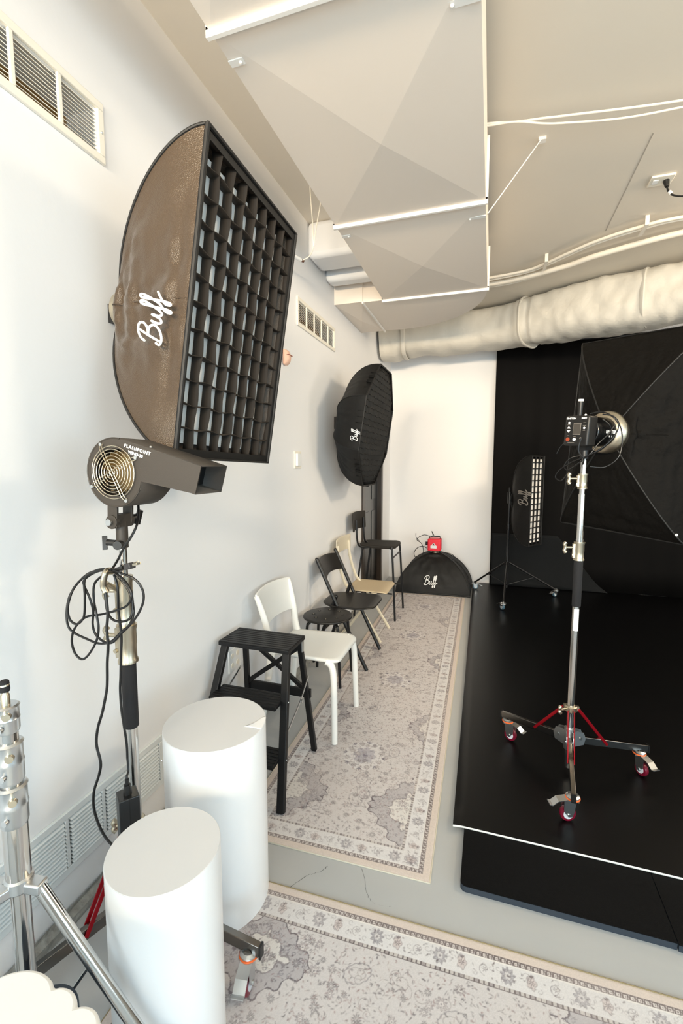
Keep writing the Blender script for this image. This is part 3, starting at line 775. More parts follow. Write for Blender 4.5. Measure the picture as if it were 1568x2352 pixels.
# near rug
vdir = Vector((-.0, 1))
L2, W2 = 2.3, .95
Rg = paint_rug(L2, W2, .0022, 11, [(1.25, .15, .30)], [(.32, W2 - .22, .17, .13), (1.36, W2 - .14, .22, .11), (.9, .3, .2, .15)])
ud2 = Vector((1, .0235)).normalized()
rug_object('area_rug', Rg, (.325, .348), (ud2.x, ud2.y), (-ud2.y, ud2.x), .006, 'cream and grey patterned rug in the foreground, its edge crossing the photo', 'rug')

# ------------------------------------------------------------------ pedestals
def pedestal(x, y, h, r, label):
    t = thing('pedestal', label, 'pedestal', (x, y, 0), 'white cylinder display pedestals')
    m = MB(); n = 128
    m.lathe((x, y, .006), (0, 0, 1), [(r, 0), (r, h * .25), (r, h * .5), (r, h * .75), (r, h - .008)], n); m.f = [f for f in m.f if len(f) < n or True]
    m.build('body', pedestal_m, t, angle=40)
    MB().lathe((x, y, h - .0025), (0, 0, 1), [(r - .0004, 0), (r - .0004, .0015), (r - .0015, .0025)], n).build('top_panel', pedtop_m, t, angle=40)
    return t
pt = pedestal(.4015, 1.222, .614, .1636, 'tall white cylinder pedestal beside the black step stool')
# creased flap of the wrap over its rim
m = MB()
def flap(u, v):
    a = math.radians(2 + 26 * u); rr = .1636 + .0006 - v * (.012 + .05 * (1 - u)); return Vector((.4015 + rr * math.cos(a), 1.222 + rr * math.sin(a), .6146 + .0012 * math.sin(v * PI)))
m.grid(flap, 12, 6).build('wrap_flap', pedestal_m, pt, solid=.0008, recalc=False)
pedestal(.523, .822, .544, .130, 'short white cylinder pedestal in front of the tall pedestal')

# ------------------------------------------------------------------ step stool
t = thing('step_stool', 'black wooden folding step stool with slatted top beside the white chair', 'step stool', (.22, 1.9, 0))
H_ = .63
x0, x1, y0, y1 = .038, .400, 1.795, 1.990
m = MB()
m.box((x0, y0, H_ - .022), (x1, y1, H_ - .004))
for k in range(9):
    yy = y0 + (k + .5) * (y1 - y0) / 9; m.box((x0, yy - .0085, H_ - .005), (x1, yy + .0085, H_))
m.build('top_step', blackwood_m, t, bevel=.003)
def leg(xa, ya, za, xb, yb, zb, w_=.032, d_=.022):
    return MB().bar((xa, ya, za), (xb, yb, zb), w_, d_, (0, 1, 0))
# step side (near): two side rails leaning toward the camera, back frame leaning away
rails = {}
for xa, xb in ((x0 + .022, .012), (x1 - .022, .448)):
    leg(xb, 1.60, .0075 if xb > .3 else 0, xa, 1.825, H_ - .02, .034, .024).build('leg', blackwood_m, t, bevel=.003)
for xa, xb in ((x0 + .045, .055), (x1 - .045 + .025, .425)):
    leg(xb, 2.040, .0075 if xb > .3 else 0, xa, 1.965, H_ - .02, .026, .022).build('leg', blackwood_m, t, bevel=.003)
def at_leg(z): f = z / (H_ - .02); return 1.60 + f * .225, .012 + f * (x0 + .022 - .012), .448 + f * (x1 - .022 - .448)
for z in (.418, .205):
    yy, xa, xb = at_leg(z)
    m = MB().box((xa + .012, yy - .075, z - .018), (xb - .012, yy + .052, z - .003))
    for k in range(6): m.box((xa + .012, yy - .072 + k * .0205, z - .004), (xb - .012, yy - .055 + k * .0205, z))
    m.build('step', blackwood_m, t, bevel=.003)
MB().box((.06, 2.004, .30), (.42, 2.020, .345)).build('rear_rail', blackwood_m, t, bevel=.003)
MB().bar((.075, 1.986, H_ - .04), (.41, 2.016, .32), .022, .014, (0, 1, 0)).build('cross_brace', blackwood_m, t, bevel=.002)
MB().bar((.385, 1.972, H_ - .05), (.07, 2.000, .34), .022, .014, (0, 1, 0)).build('cross_brace', blackwood_m, t, bevel=.002)
for xx, sg in ((.43, 1), (.03, -1)):
    MB().bar((xx + .0, 1.695, .285), (xx - .004 * sg, 1.87, .36), .011, .003, (1, 0, 0)).bar((xx - .004 * sg, 1.865, .358), (xx - .012 * sg, 1.985, .425), .011, .003, (1, 0, 0)).cyl((xx - .006, 1.868, .359), (xx + .006, 1.868, .359), .008, n=12).build('folding_stay', zinc_m, t)
MB().box((x1 - .004, 1.955, H_ - .075), (x1 + .0, 1.975, H_ - .022)).build('hinge_plate', zinc_m, t)
MB().box((x0 + .06, 1.985, H_ - .055), (x0 + .075, 1.989, H_ - .022)).build('hinge_plate', zinc_m, t)
for z in (.41, .195):
    yy, xa, xb = at_leg(z); MB().sphere((xb + .016, yy - .0, z), .004, 8).build('screw', zinc_m, t)

# ------------------------------------------------------------------ chairs
def rounded_seat(x0, x1, y0, y1, z, th, r, fn=None, n=8, taper=0.0):
    """closed outline with rounded corners; returns MB prism with dish"""
    pts = []
    for cx, cy, a0 in ((x1 - r, y1 - r, 0), (x0 + r, y1 - r, PI / 2), (x0 + r, y0 + r, PI), (x1 - r, y0 + r, 1.5 * PI)):
        for k in range(n + 1):
            a = a0 + PI / 2 * k / n; x = cx + r * math.cos(a); y = cy + r * math.sin(a)
            f = (x1 - x) / (x1 - x0); y = (y - (y0 + y1) / 2) * (1 - taper * f) + (y0 + y1) / 2
            pts.append((x, y))
    cx = (x0 + x1) / 2; cy = (y0 + y1) / 2
    m = MB(); rings = [1.0, .985, .9, .7, .4, .0]; N = len(pts)
    vs = []; fs = []
    for s_ in rings[:-1]:
        for (x, y) in pts:
            xx = cx + (x - cx) * s_; yy = cy + (y - cy) * s_
            dz = (fn(xx, yy) if fn else 0) - (0.004 if s_ == 1.0 else 0)
            vs.append((xx, yy, z + dz))
    for i in range(len(rings) - 2): fs += [(i * N + k, i * N + (k + 1) % N, (i + 1) * N + (k + 1) % N, (i + 1) * N + k) for k in range(N)]
    vs.append((cx, cy, z + (fn(cx, cy) if fn else 0))); ci = len(vs) - 1; b = (len(rings) - 2) * N
    fs += [(b + k, b + (k + 1) % N, ci) for k in range(N)]
    o = len(vs)
    for s_ in (1.0, .96):
        for (x, y) in pts:
            xx = cx + (x - cx) * s_; yy = cy + (y - cy) * s_; vs.append((xx, yy, z - th * (.6 if s_ == 1 else 1) + (fn(xx, yy) if fn else 0)))
    fs += [(k, (k + 1) % N, o + (k + 1) % N, o + k) for k in range(N)]
    fs += [(o + k, o + (k + 1) % N, o + N + (k + 1) % N, o + N + k) for k in range(N)]
    fs += [tuple(o + N + k for k in range(N))]
    return m.add(vs, fs)

# white chair
t = thing('dining_chair', 'white moulded plastic chair between the black step stool and the round black stool', 'chair', (.30, 2.33, 0))
rounded_seat(.115, .520, 2.125, 2.525, .455, .020, .06, lambda x, y: -.012 * max(0, 1 - ((x - .3) / .2) ** 2) * max(0, 1 - ((y - 2.325) / .19) ** 2) - .010 * max(0, (x - .46) / .06) ** 2, taper=.10).build('seat', whitechair_m, t, angle=60)
for yy, yb in ((2.140, 2.118), (2.505, 2.522)):
    MB().tube([(.455, yy, .440), (.480, yy, .425), (.496, (yy * 3 + yb) / 4, .37), (.502, (yy + yb) / 2, .2), (.507, yb, .012 if yy < 2.3 else .008)], lambda q: .019 - .003 * q, n=14, sm=8, flat=1.0).build('leg', whitechair_m, t, angle=60)
for yy, sg in ((2.155, -1), (2.50, 1)):
    MB().tube([(.075, yy + .03 * sg, .004), (.105, yy + .015 * sg, .22), (.130, yy, .42)], lambda q: .017 + .004 * q, n=14, sm=8).build('leg', whitechair_m, t, angle=60)
    MB().tube([(.135, yy, .435), (.118, yy + .004 * sg, .50), (.105, yy + .01 * sg, .60), (.080, yy + .022 * sg, .70), (.062, yy + .03 * sg, .755)], lambda q: .019 - .008 * q, n=14, sm=8, flat=1.3).build('back_post', whitechair_m, t, angle=60)
m = MB()
def wback(u, v):
    y = 2.135 + (2.525 - 2.135) * u; c = 1 - (2 * u - 1) ** 2
    z0 = .575 + .012 * c; z1 = .765 + .012 * c; z = z0 + (z1 - z0) * v
    y = 2.33 + (y - 2.33) * (1 + .09 * v)
    return Vector((.108 - .045 * v - .030 * c, y, z))
m.grid(wback, 20, 10).build('backrest', whitechair_m, t, solid=.012, bevel=.003, recalc=False, angle=80)
MB().box((.14, 2.14, .415), (.155, 2.51, .437)).build('apron', whitechair_m, t, bevel=.004)

# round black stool
cx, cy, z = .215, 2.83, .448
t = thing('round_stool', 'low round black stool with holes in its seat, behind the white chair', 'stool', (cx, cy, 0))
MB().lathe((cx, cy, z - .018), (0, 0, 1), [(.150, 0), (.165, .003), (.168, .009), (.165, .016), (.158, .0185), (.0, .0185)], 48).build('seat', chairplas_m, t, angle=50)
for k in range(8):
    a = 2 * PI * k / 8 + .2; px, py = cx + .098 * math.cos(a), cy + .098 * math.sin(a)
    MB().cyl((px, py, z + .0002), (px, py, z + .0012), .013, n=18).build('seat_hole', dark_m, t)
    MB().sphere((px, py, z + .0005), .0055, 8, (1, 1, .4)).build('rivet', nickel_m, t)
for k in range(4):
    a = PI / 4 + k * PI / 2; dx, dy = math.cos(a), math.sin(a)
    MB().tube([(cx + dx * .045, cy + dy * .045, z - .030), (cx + dx * .10, cy + dy * .10, z - .026), (cx + dx * .137, cy + dy * .137, z - .038), (cx + dx * .155, cy + dy * .155, z - .09), (cx + dx * .185, cy + dy * .185, .0075 if dx > 0 else .003)], .0095, n=12, sm=8).build('leg', blackmetal_m, t)
MB().cyl((cx, cy, z - .04), (cx, cy, z - .018), .055, n=24).build('hub', blackmetal_m, t)

# black folding chair
t = thing('folding_chair', 'black folding chair with round tube frame leaning its back to the wall', 'chair', (.26, 3.22, 0))
posts = []
for ya, yb in ((3.035, 3.000), (3.448, 3.402)):
    MB().tube([(.058, ya, .778), (.25, (ya + yb) / 2, .385), (.445, yb, .0085)], .0135, n=16, sm=4).sphere((.058, ya, .778), .0135, 12).build('leg', blackmetal_m, t)
for yy in (3.035, 3.385):
    MB().tube([(.205, yy, .515), (.19, yy, .48), (.10, yy, .24), (.025, yy, .002)], .0135, n=16, sm=4).sphere((.205, yy, .516), .0135, 12).build('leg', blackmetal_m, t)
MB().cyl((.10, 3.035, .25), (.10, 3.385, .25), .009).build('stretcher', blackmetal_m, t)
rounded_seat(.085, .482, 2.985, 3.405, .462, .013, .12, lambda x, y: -.010 * max(0, 1 - ((x - .28) / .2) ** 2) - .012 * max(0, (x - .42) / .06) ** 2, taper=.08).build('seat', chairplas_m, t, angle=60)
def bback(u, v):
    y = 3.045 + (3.425 - 3.045) * u; c = 1 - (2 * u - 1) ** 2; z = .63 + .015 * c + (.125) * v
    return Vector((.058 + (.778 - z) * .49 - .030 * c, y, z))
MB().grid(bback, 18, 6).build('backrest', chairplas_m, t, solid=.009, bevel=.002, recalc=False, angle=80)

# cream folding chair
t = thing('folding_chair', 'cream metal folding chair between the black folding chair and the tall bar chair', 'chair', (.28, 3.7, 0))
for ya, yb in ((3.49, 3.535), (3.80, 3.885)):
    MB().tube([(.060, ya, .80), (.075, ya, .66), (.125, ya, .50), (.185, ya, .42), (.30, (ya + yb) / 2, .22), (.418, yb, .0085)], .009, n=12, sm=6, flat=1.4).build('leg', cream_m, t)
    MB().tube([(.38, ya + .01, .43), (.22, ya + .01, .22), (.06, ya + .01, .003)], .008, n=12, sm=3).build('leg', cream_m, t)
    MB().box((.35, ya, .405), (.39, ya + .008, .44)).build('hinge_plate', cream_m, t, bevel=.002)
MB().cyl((.06, 3.48, .02), (.06, 3.81, .02), .007).build('stretcher', cream_m, t)
rounded_seat(.130, .475, 3.475, 3.850, .452, .010, .03, lambda x, y: -.008 * max(0, 1 - ((x - .3) / .17) ** 2) - .016 * max(0, (x - .43) / .045) ** 2).build('seat', mat('cream_vinyl_seat', (196, 178, 148), .5), t, angle=60)
def cback(u, v):
    y = 3.465 + .385 * u; c = 1 - (2 * u - 1) ** 2; z = .725 + .125 * v
    return Vector((.062 - .018 * c, y, z + .004 * c))
MB().grid(cback, 14, 6).build('backrest', cream_m, t, solid=.007, bevel=.002, recalc=False, angle=80)
for yy in (3.49, 3.825):
    for zz in (.75, .825): MB().sphere((.066, yy, zz), .004, 8).build('rivet', nickel_m, t)

# bar chair
t = thing('bar_chair', 'tall dark bar chair with thin black legs, farthest seat along the left wall', 'chair', (.25, 4.3, 0))
rounded_seat(.055, .415, 4.10, 4.475, .715, .026, .085, lambda x, y: -.010 * max(0, 1 - ((x - .2) / .2) ** 2) - .014 * max(0, (x - .35) / .07) ** 2, taper=.10).build('seat', browncloth_m, t, angle=60)
for yy, yb in ((4.125, 4.088), (4.455, 4.505)):
    MB().tube([(.34, yy, .690), (.375, yy, .684), (.392, (yy + yb) / 2, .64), (.428, yb, .0075)], .0095, n=12, sm=6).build('leg', blackmetal_m, t)
    MB().tube([(.34, yy, .690), (.14, yy, .690), (.105, yy, .67), (.09, yy, .60), (.045, (yy + yb) / 2, .25), (.03, yb, .003)], .0095, n=12, sm=6).build('leg', blackmetal_m, t)
MB().cyl((.395, 4.118, .60), (.395, 4.462, .60), .007).build('stretcher', blackmetal_m, t)
MB().cyl((.395, 4.10, .26), (.04, 4.10, .26), .007).cyl((.395, 4.49, .26), (.04, 4.49, .26), .007).build('footrest', blackmetal_m, t)
for yy in (3.985, 4.225):
    MB().tube([(.20, yy + .15, .695), (.13, yy + .10, .69), (.095, yy + .03, .72), (.085, yy, .80), (.080, yy, .96)], .009, n=12, sm=6).build('back_post', blackmetal_m, t)
def barback(u, v):
    y = 3.90 + .40 * u; c = 1 - (2 * u - 1) ** 2; z = .855 + .165 * v
    return Vector((.072 - .030 * c + .008 * (1 - v), y, z + .006 * c))
MB().grid(barback, 16, 8).build('backrest', browncloth_m, t, solid=.018, bevel=.007, recalc=False, angle=80)

# ------------------------------------------------------------------ softboxes
def softbox(t, P, c, n, D, rr, p, fabric, gridspec, wr=.006, strips=None, logo=None, pip=.004, shift=None):
    """P: face corners (list), c centre, n outward normal, D depth, rr ring radius, p roundness"""
    c = Vector(c); n = Vector(n).normalized(); P = [Vector(q) for q in P]; N = len(P); sh_ = Vector(shift) if shift is not None else Vector((0, 0, 0))
    rr_rel = rr / (sum((q - c).length for q in P) / N)
    tmax = math.acos(min(1, rr_rel ** (p / 2)))
    def surf(i, s_, q, bulge=0):
        th = tmax * q; g_ = math.cos(th) ** (2 / p); d_ = math.sin(th) ** (2 / p)
        a = P[i] - c; b = P[(i + 1) % N] - c
        off = a.lerp(b, s_)
        if N > 4 or g_ < .3:
            pass
        # near the ring the offsets turn circular
        k = max(0.0, (q - .8) / .2)
        if k > 0:
            L_ = a.length * (1 - s_) + b.length * s_; off = off.lerp(off.normalized() * L_, k)
        return c - n * (D * d_) + sh_ * d_ + off * g_
    m = MB()
    for i in range(N):
        nrm = None
        def fn(u, v, i=i):
            q = surf(i, u, v); edge = math.sin(PI * u) * abs(math.sin(PI * v))
            out = (P[i] + P[(i + 1) % N]) / 2 - c; out.normalize()
            ww = 1.1 * noise.noise(Vector((u * 13 + v * 4, v * 1.6, i * 2 + 5))) + noise.noise(Vector((u * 3 + i * 7, v * 9, 1))) + .6 * noise.noise(Vector((u * 9 + v * 5, v * 4 - u * 7, i * 3))) + .35 * noise.noise(Vector((u * 20, v * 14 + u * 9, i)))
            return q + out * ww * wr * edge - out * wr * 1.3 * edge
        m.grid(fn, 30, 26)
    m.build('fabric_shell', fabric, t, angle=80, recalc=True)
    # piping on ribs and rim
    m = MB()
    for i in range(N): m.tube([surf(i, 0, k / 24) for k in range(25)], pip, n=8)
    m.build('rib_piping', trim_fab_m, t)
    if N == 4:
        for i in (1, 3): MB().tube([surf(i, .5, .02 + .96 * k / 24) - ((P[i] + P[(i + 1) % N]) / 2 - c).normalized() * wr * 1.3 * abs(math.sin(PI * k / 24)) for k in range(25)], .0014, n=6).build('seam', fabric, t)
    MB().tube(P + [P[0]], pip * 1.6, n=8).build('rim', trim_fab_m, t)
    MB().cyl(c + sh_ - n * (D - .012), c + sh_ - n * (D + .006), rr * 1.02, n=40).build('speed_ring', nickel_m, t)
    # diffuser
    m = MB(); dd = gridspec.get('diff', .055)
    qd = min(1.0, max(0.0, dd / D)); gd_ = (1 - qd ** p) ** (1 / p)
    inner = [c + sh_ * qd + (q - c) * gd_ * .93 - n * dd for q in P]
    m.add([c - n * dd] + inner, [(0, k + 1, (k + 1) % N + 1) for k in range(N)])
    m.build('diffuser', diff_m, t, smooth=False)
    def at(i, a, x):
        # panel i, fraction a along its face edge, x metres behind the face
        return surf(i, a, math.asin(max(0.0, min(1.0, x / D)) ** (p / 2)) / tmax)
    return at

# --- big grid softbox on the left wall
kf = .95
def SC(p): return (1.237 + kf * (p[0] - 1.237), kf * p[1], 1.45 + kf * (p[2] - 1.45))
c = V(SC((.395, 1.471, 1.929)))
ya, ti, ro = .005, .147, -.018
n_ = V(math.cos(ya) * math.cos(ti), math.sin(ya) * math.cos(ti), -math.sin(ti)); s_ = V(-math.sin(ya), math.cos(ya), 0); u_ = n_.cross(s_)
s2 = s_ * math.cos(ro) + u_ * math.sin(ro); u2 = -s_ * math.sin(ro) + u_ * math.cos(ro)
W_, H2 = .61 * kf, .925 * kf
P = [c - s2 * W_ / 2 + u2 * H2 / 2, c + s2 * W_ / 2 + u2 * H2 / 2, c + s2 * W_ / 2 - u2 * H2 / 2, c - s2 * W_ / 2 - u2 * H2 / 2]
t = thing('softbox', 'large rectangular black softbox with white-backed grid, high on the left wall', 'softbox', tuple(c))
D_ = .372; SH = V(0, -.135, 0)
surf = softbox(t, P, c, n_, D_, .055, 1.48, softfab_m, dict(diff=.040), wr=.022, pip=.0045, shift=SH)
def grid_strips(t, c, s2, u2, n_, W_, H2, nc, nr, dep, lip, wob=.006):
    m = MB()
    for i in range(0, nc + 1):
        a = -W_ / 2 + W_ * i / nc
        def fn(u, v, a=a, i=i): return c + s2 * (a + (wob * math.sin(u * nr * PI + i) if 0 < i < nc else 0) * (1 - v)) + u2 * (H2 * (u - .5)) - n_ * (dep * v + lip)
        m.grid(fn, nr * 4, 2)
    m.build('grid_divider', grid_m, t, solid=.0022, smooth=True, recalc=False, label='long vertical strips of the grid')
    m = MB()
    for j in range(0, nr + 1):
        b = -H2 / 2 + H2 * j / nr
        def fn(u, v, b=b, j=j): return c + u2 * (b + (wob * math.sin(u * nc * PI + j) if 0 < j < nr else 0) * (1 - v)) + s2 * (W_ * (u - .5)) - n_ * (dep * v + lip)
        m.grid(fn, nc * 4, 2)
    m.build('grid_divider', grid_m, t, solid=.0022, smooth=True, recalc=False, label='short cross strips of the grid')
grid_strips(t, c, s2, u2, n_, W_ - .03, H2 - .03, 8, 12, .034, .004, .004)
# rim flap around the grid
m = MB()
for (a, b) in ((0, 1), (1, 2), (2, 3), (3, 0)):
    A, B = P[a], P[b]; iA = c + (A - c) * .94; iB = c + (B - c) * .94
    m.add([A - n_ * .003, B - n_ * .003, iB - n_ * .003, iA - n_ * .003], [(0, 1, 2, 3)])
m.build('rim_flap', trim_fab_m, t, solid=.003, smooth=False, recalc=False)
def logo_left(x, y):
    return surf(3, .415 + x / H2 * 1.15, .098 + y) - s2 * .014
script_logo(logo_left, .092, logo_m, t, .037)
apx = c + SH - n_ * D_
MB().box((.004, apx.y + .0, apx.z - .03), (apx.x, apx.y + .05, apx.z + .03)).build('wall_bracket', blackmetal_m, t)

# --- octagonal softbox further along the wall
c = V(.360, 3.620, 1.755); ya, ti = .003, .145
n_ = V(math.cos(ya) * math.cos(ti), math.sin(ya) * math.cos(ti), -math.sin(ti)); s2 = V(-math.sin(ya), math.cos(ya), 0); u2 = n_.cross(s2)
P = [c + .500 * (s2 * math.cos(PI / 8 + k * PI / 4) + u2 * math.sin(PI / 8 + k * PI / 4)) for k in range(8)]
t = thing('softbox', 'round-looking octagonal black softbox on the left wall above the chairs', 'softbox', tuple(c))
surf8 = softbox(t, P, c, n_, .315, .07, 2.2, softfab2_m, dict(diff=.06), wr=.006, pip=.004)
m = MB()
for k in range(-11, 12):
    a = k * .043; L_ = math.sqrt(max(0, .47 ** 2 - a * a))
    for (A, B) in ((s2, u2), (u2, s2)):
        m.grid(lambda u, v: c + A * (a + .004 * math.sin(u * 40)) + B * (L_ * (2 * u - 1)) - n_ * (.045 * v + .002), 20, 1)
m.build('grid_divider', softfab2_m, t, solid=.002, recalc=False)
def l8(x, y):
    return surf8(3, .74 - x / .383, .040 + y) - s2 * .007
script_logo(l8, .058, logo_m, t, .042)
MB().box((.004, c.y - .04, c.z), (c.x - .31, c.y + .04, c.z + .10)).build('wall_bracket', blackmetal_m, t)

# --- softbox resting face down on the floor at the far end
P = [V(.235, 5.095, .014), V(1.062, 5.115, .014), V(1.062, 5.66, .014), V(.235, 5.66, .014)]
c = V(.648, 5.36, .014)
t = thing('softbox', 'black softbox with white script lying face down on the floor by the far wall', 'softbox', tuple(c))
surfp = softbox(t, P, c, V(0, 0, -1), .44, .055, 1.75, softfab2_m, dict(diff=-.002), wr=.010, pip=.005)
def lp(x, y):
    return surfp(0, .47 + x / .827 * 1.05, .135 + y) + V(0, -.010, .002)
script_logo(lp, .105, logo_m, t, .042)

# red strobe on top of it
rc = V(.640, 5.345, .545)
t = thing('strobe_light', 'red strobe head standing on top of the floor softbox', 'flash unit', (rc.x, rc.y, .47))
MB().box((rc.x - .075, rc.y - .07, .470), (rc.x + .075, rc.y + .07, .612)).build('housing', redbody_m, t, bevel=.012)
MB().box((rc.x - .04, rc.y - .0745, .505), (rc.x + .03, rc.y - .0705, .535)).prism([(-.03, 0), (.03, 0), (.0, .03)], (rc.x - .005, rc.y - .0745, .537), (1, 0, 0), (0, 0, 1), (0, 1, 0), .003).build('label', label_m, t)
MB().prism([(-.012, 0), (.012, 0), (.0, .022)], (rc.x - .005, rc.y - .0765, .541), (1, 0, 0), (0, 0, 1), (0, 1, 0), .003).build('warning_mark', dark_m, t)
MB().tube([(rc.x - .06, rc.y, .61), (rc.x - .06, rc.y, .635), (rc.x + .06, rc.y, .635), (rc.x + .06, rc.y, .61)], .006, n=8).build('handle', blackmetal_m, t)
MB().cyl((rc.x - .10, rc.y - .04, .555), (rc.x - .075, rc.y - .04, .555), .02, n=16).build('knob', blackmetal_m, t)
tag(MB().tube([(rc.x - .085, rc.y - .05, .50), (rc.x - .13, rc.y - .06, .52), (rc.x - .19, rc.y - .06, .50), (rc.x - .23, rc.y - .06, .44), (rc.x - .21, rc.y - .07, .385), (rc.x - .15, rc.y - .08, .40), (rc.x - .12, rc.y - .08, .46), (rc.x - .14, rc.y - .08, .55), (rc.x - .20, rc.y - .06, .60), (rc.x - .12, rc.y - .06, .655), (rc.x - .02, rc.y - .06, .64), (rc.x - .03, rc.y - .05, .70), (rc.x + .0, rc.y - .05, .64)], .004, n=8, sm=8)
    .tube([(rc.x - .17, rc.y - .06, .58), (rc.x - .21, rc.y - .05, .62), (rc.x - .215, rc.y - .05, .67)], .003, n=6, sm=5)
    .tube([(rc.x + .06, rc.y - .08, .475), (rc.x + .12, rc.y - .10, .47), (rc.x + .20, rc.y - .10, .455), (rc.x + .235, rc.y - .10, .42), (rc.x + .2, rc.y - .12, .38)], .0035, n=8, sm=6).build('cable', cable_m), 'tangled black cable around the red strobe', 'cable')

# ------------------------------------------------------------------ roller light stands
def caster(t, at, zc, ang, pedal=True, wheel=redwheel_m, small=False):
    """at: (x, y) of the swivel; zc: height of swivel plate; ang: pedal direction"""
    s = .62 if small else 1.0
    x, y = at; dx, dy = math.cos(ang), math.sin(ang); d = V(dx, dy, 0); q = V(-dy, dx, 0)
    p = V(x, y, 0)
    wr = .031 * s; base = t['floor_z']
    wc = p + d * .018 * s + V(0, 0, base + wr + .0005)
    w = MB().lathe(wc - q * .010 * s, q, [(wr * .7, 0), (wr * .95, .001), (wr, .005 * s), (wr, .015 * s), (wr * .95, .019 * s), (wr * .7, .020 * s)], 28).build('caster', wheel, t)
    MB().cyl(wc - q * .0115 * s, wc + q * .0115 * s, wr * .62, n=20).build('hub', hub_m, w)
    MB().cyl(wc - q * .019 * s, wc + q * .019 * s, .006 * s, n=10).build('axle', zinc_m, w)
    fk = MB()
    for sg in (-1, 1):
        fk.prism([(-.022 * s, zc - .006 - wc.z), (.026 * s, zc - .006 - wc.z), (.026 * s, .016 * s), (.008 * s, -.008 * s), (-.008 * s, -.008 * s), (-.014 * s, .010 * s)], wc - d * .006 * s + q * (.0145 * s * sg - .0012), d, (0, 0, 1), q, .0024)
    fk.box(p + V(-.021 * s, -.021 * s, zc - .007), p + V(.021 * s, .021 * s, zc - .003))
    fk.build('fork', zinc_m, w)
    MB().lathe(p + V(0, 0, zc - .004), (0, 0, 1), [(.026 * s, 0), (.028 * s, .002), (.028 * s, .005), (.024 * s, .007)], 28).build('swivel_ring', orange_m if wheel is redwheel_m else zinc_m, w)
    MB().lathe(p + V(0, 0, zc + .003), (0, 0, 1), [(.026 * s, 0), (.026 * s, .004), (.018 * s, .009), (.016 * s, .006), (.007 * s, .007), (.007 * s, .014), (.0, .014)], 28).build('swivel_plate', zinc_m, w)
    if pedal:
        a = p + d * .02 * s + V(0, 0, zc - .002); b = p + d * .060 * s + V(0, 0, zc - .010); e = p + d * .082 * s + V(0, 0, zc - .028); f = p + d * .094 * s + V(0, 0, zc - .026)
        pl = MB()
        L = [a, b, e, f]; vs = [k - q * .017 * s for k in L] + [k + q * .017 * s for k in L]
        pl.add(vs, [(k, k + 1, k + 5, k + 4) for k in range(3)])
        pl.build('brake_pedal', zinc_m, w, solid=.003, recalc=False, smooth=False)

def knob_T(m_parent, p, d, mt, size=.022):
    d = V(d).normalized(); a, b, _ = basis(d)
    up = V(0, 0, 1)
    MB().cyl(p, p + d * .030, .006, n=12).tube([p + d * .030 + up * size, p + d * .036 + up * size * .6, p + d * .032, p + d * .036 - up * size * .6, p + d * .030 - up * size], lambda q: .0065 + .002 * abs(2 * q - 1), n=12, sm=5).build('tightening_knob', mt, m_parent)

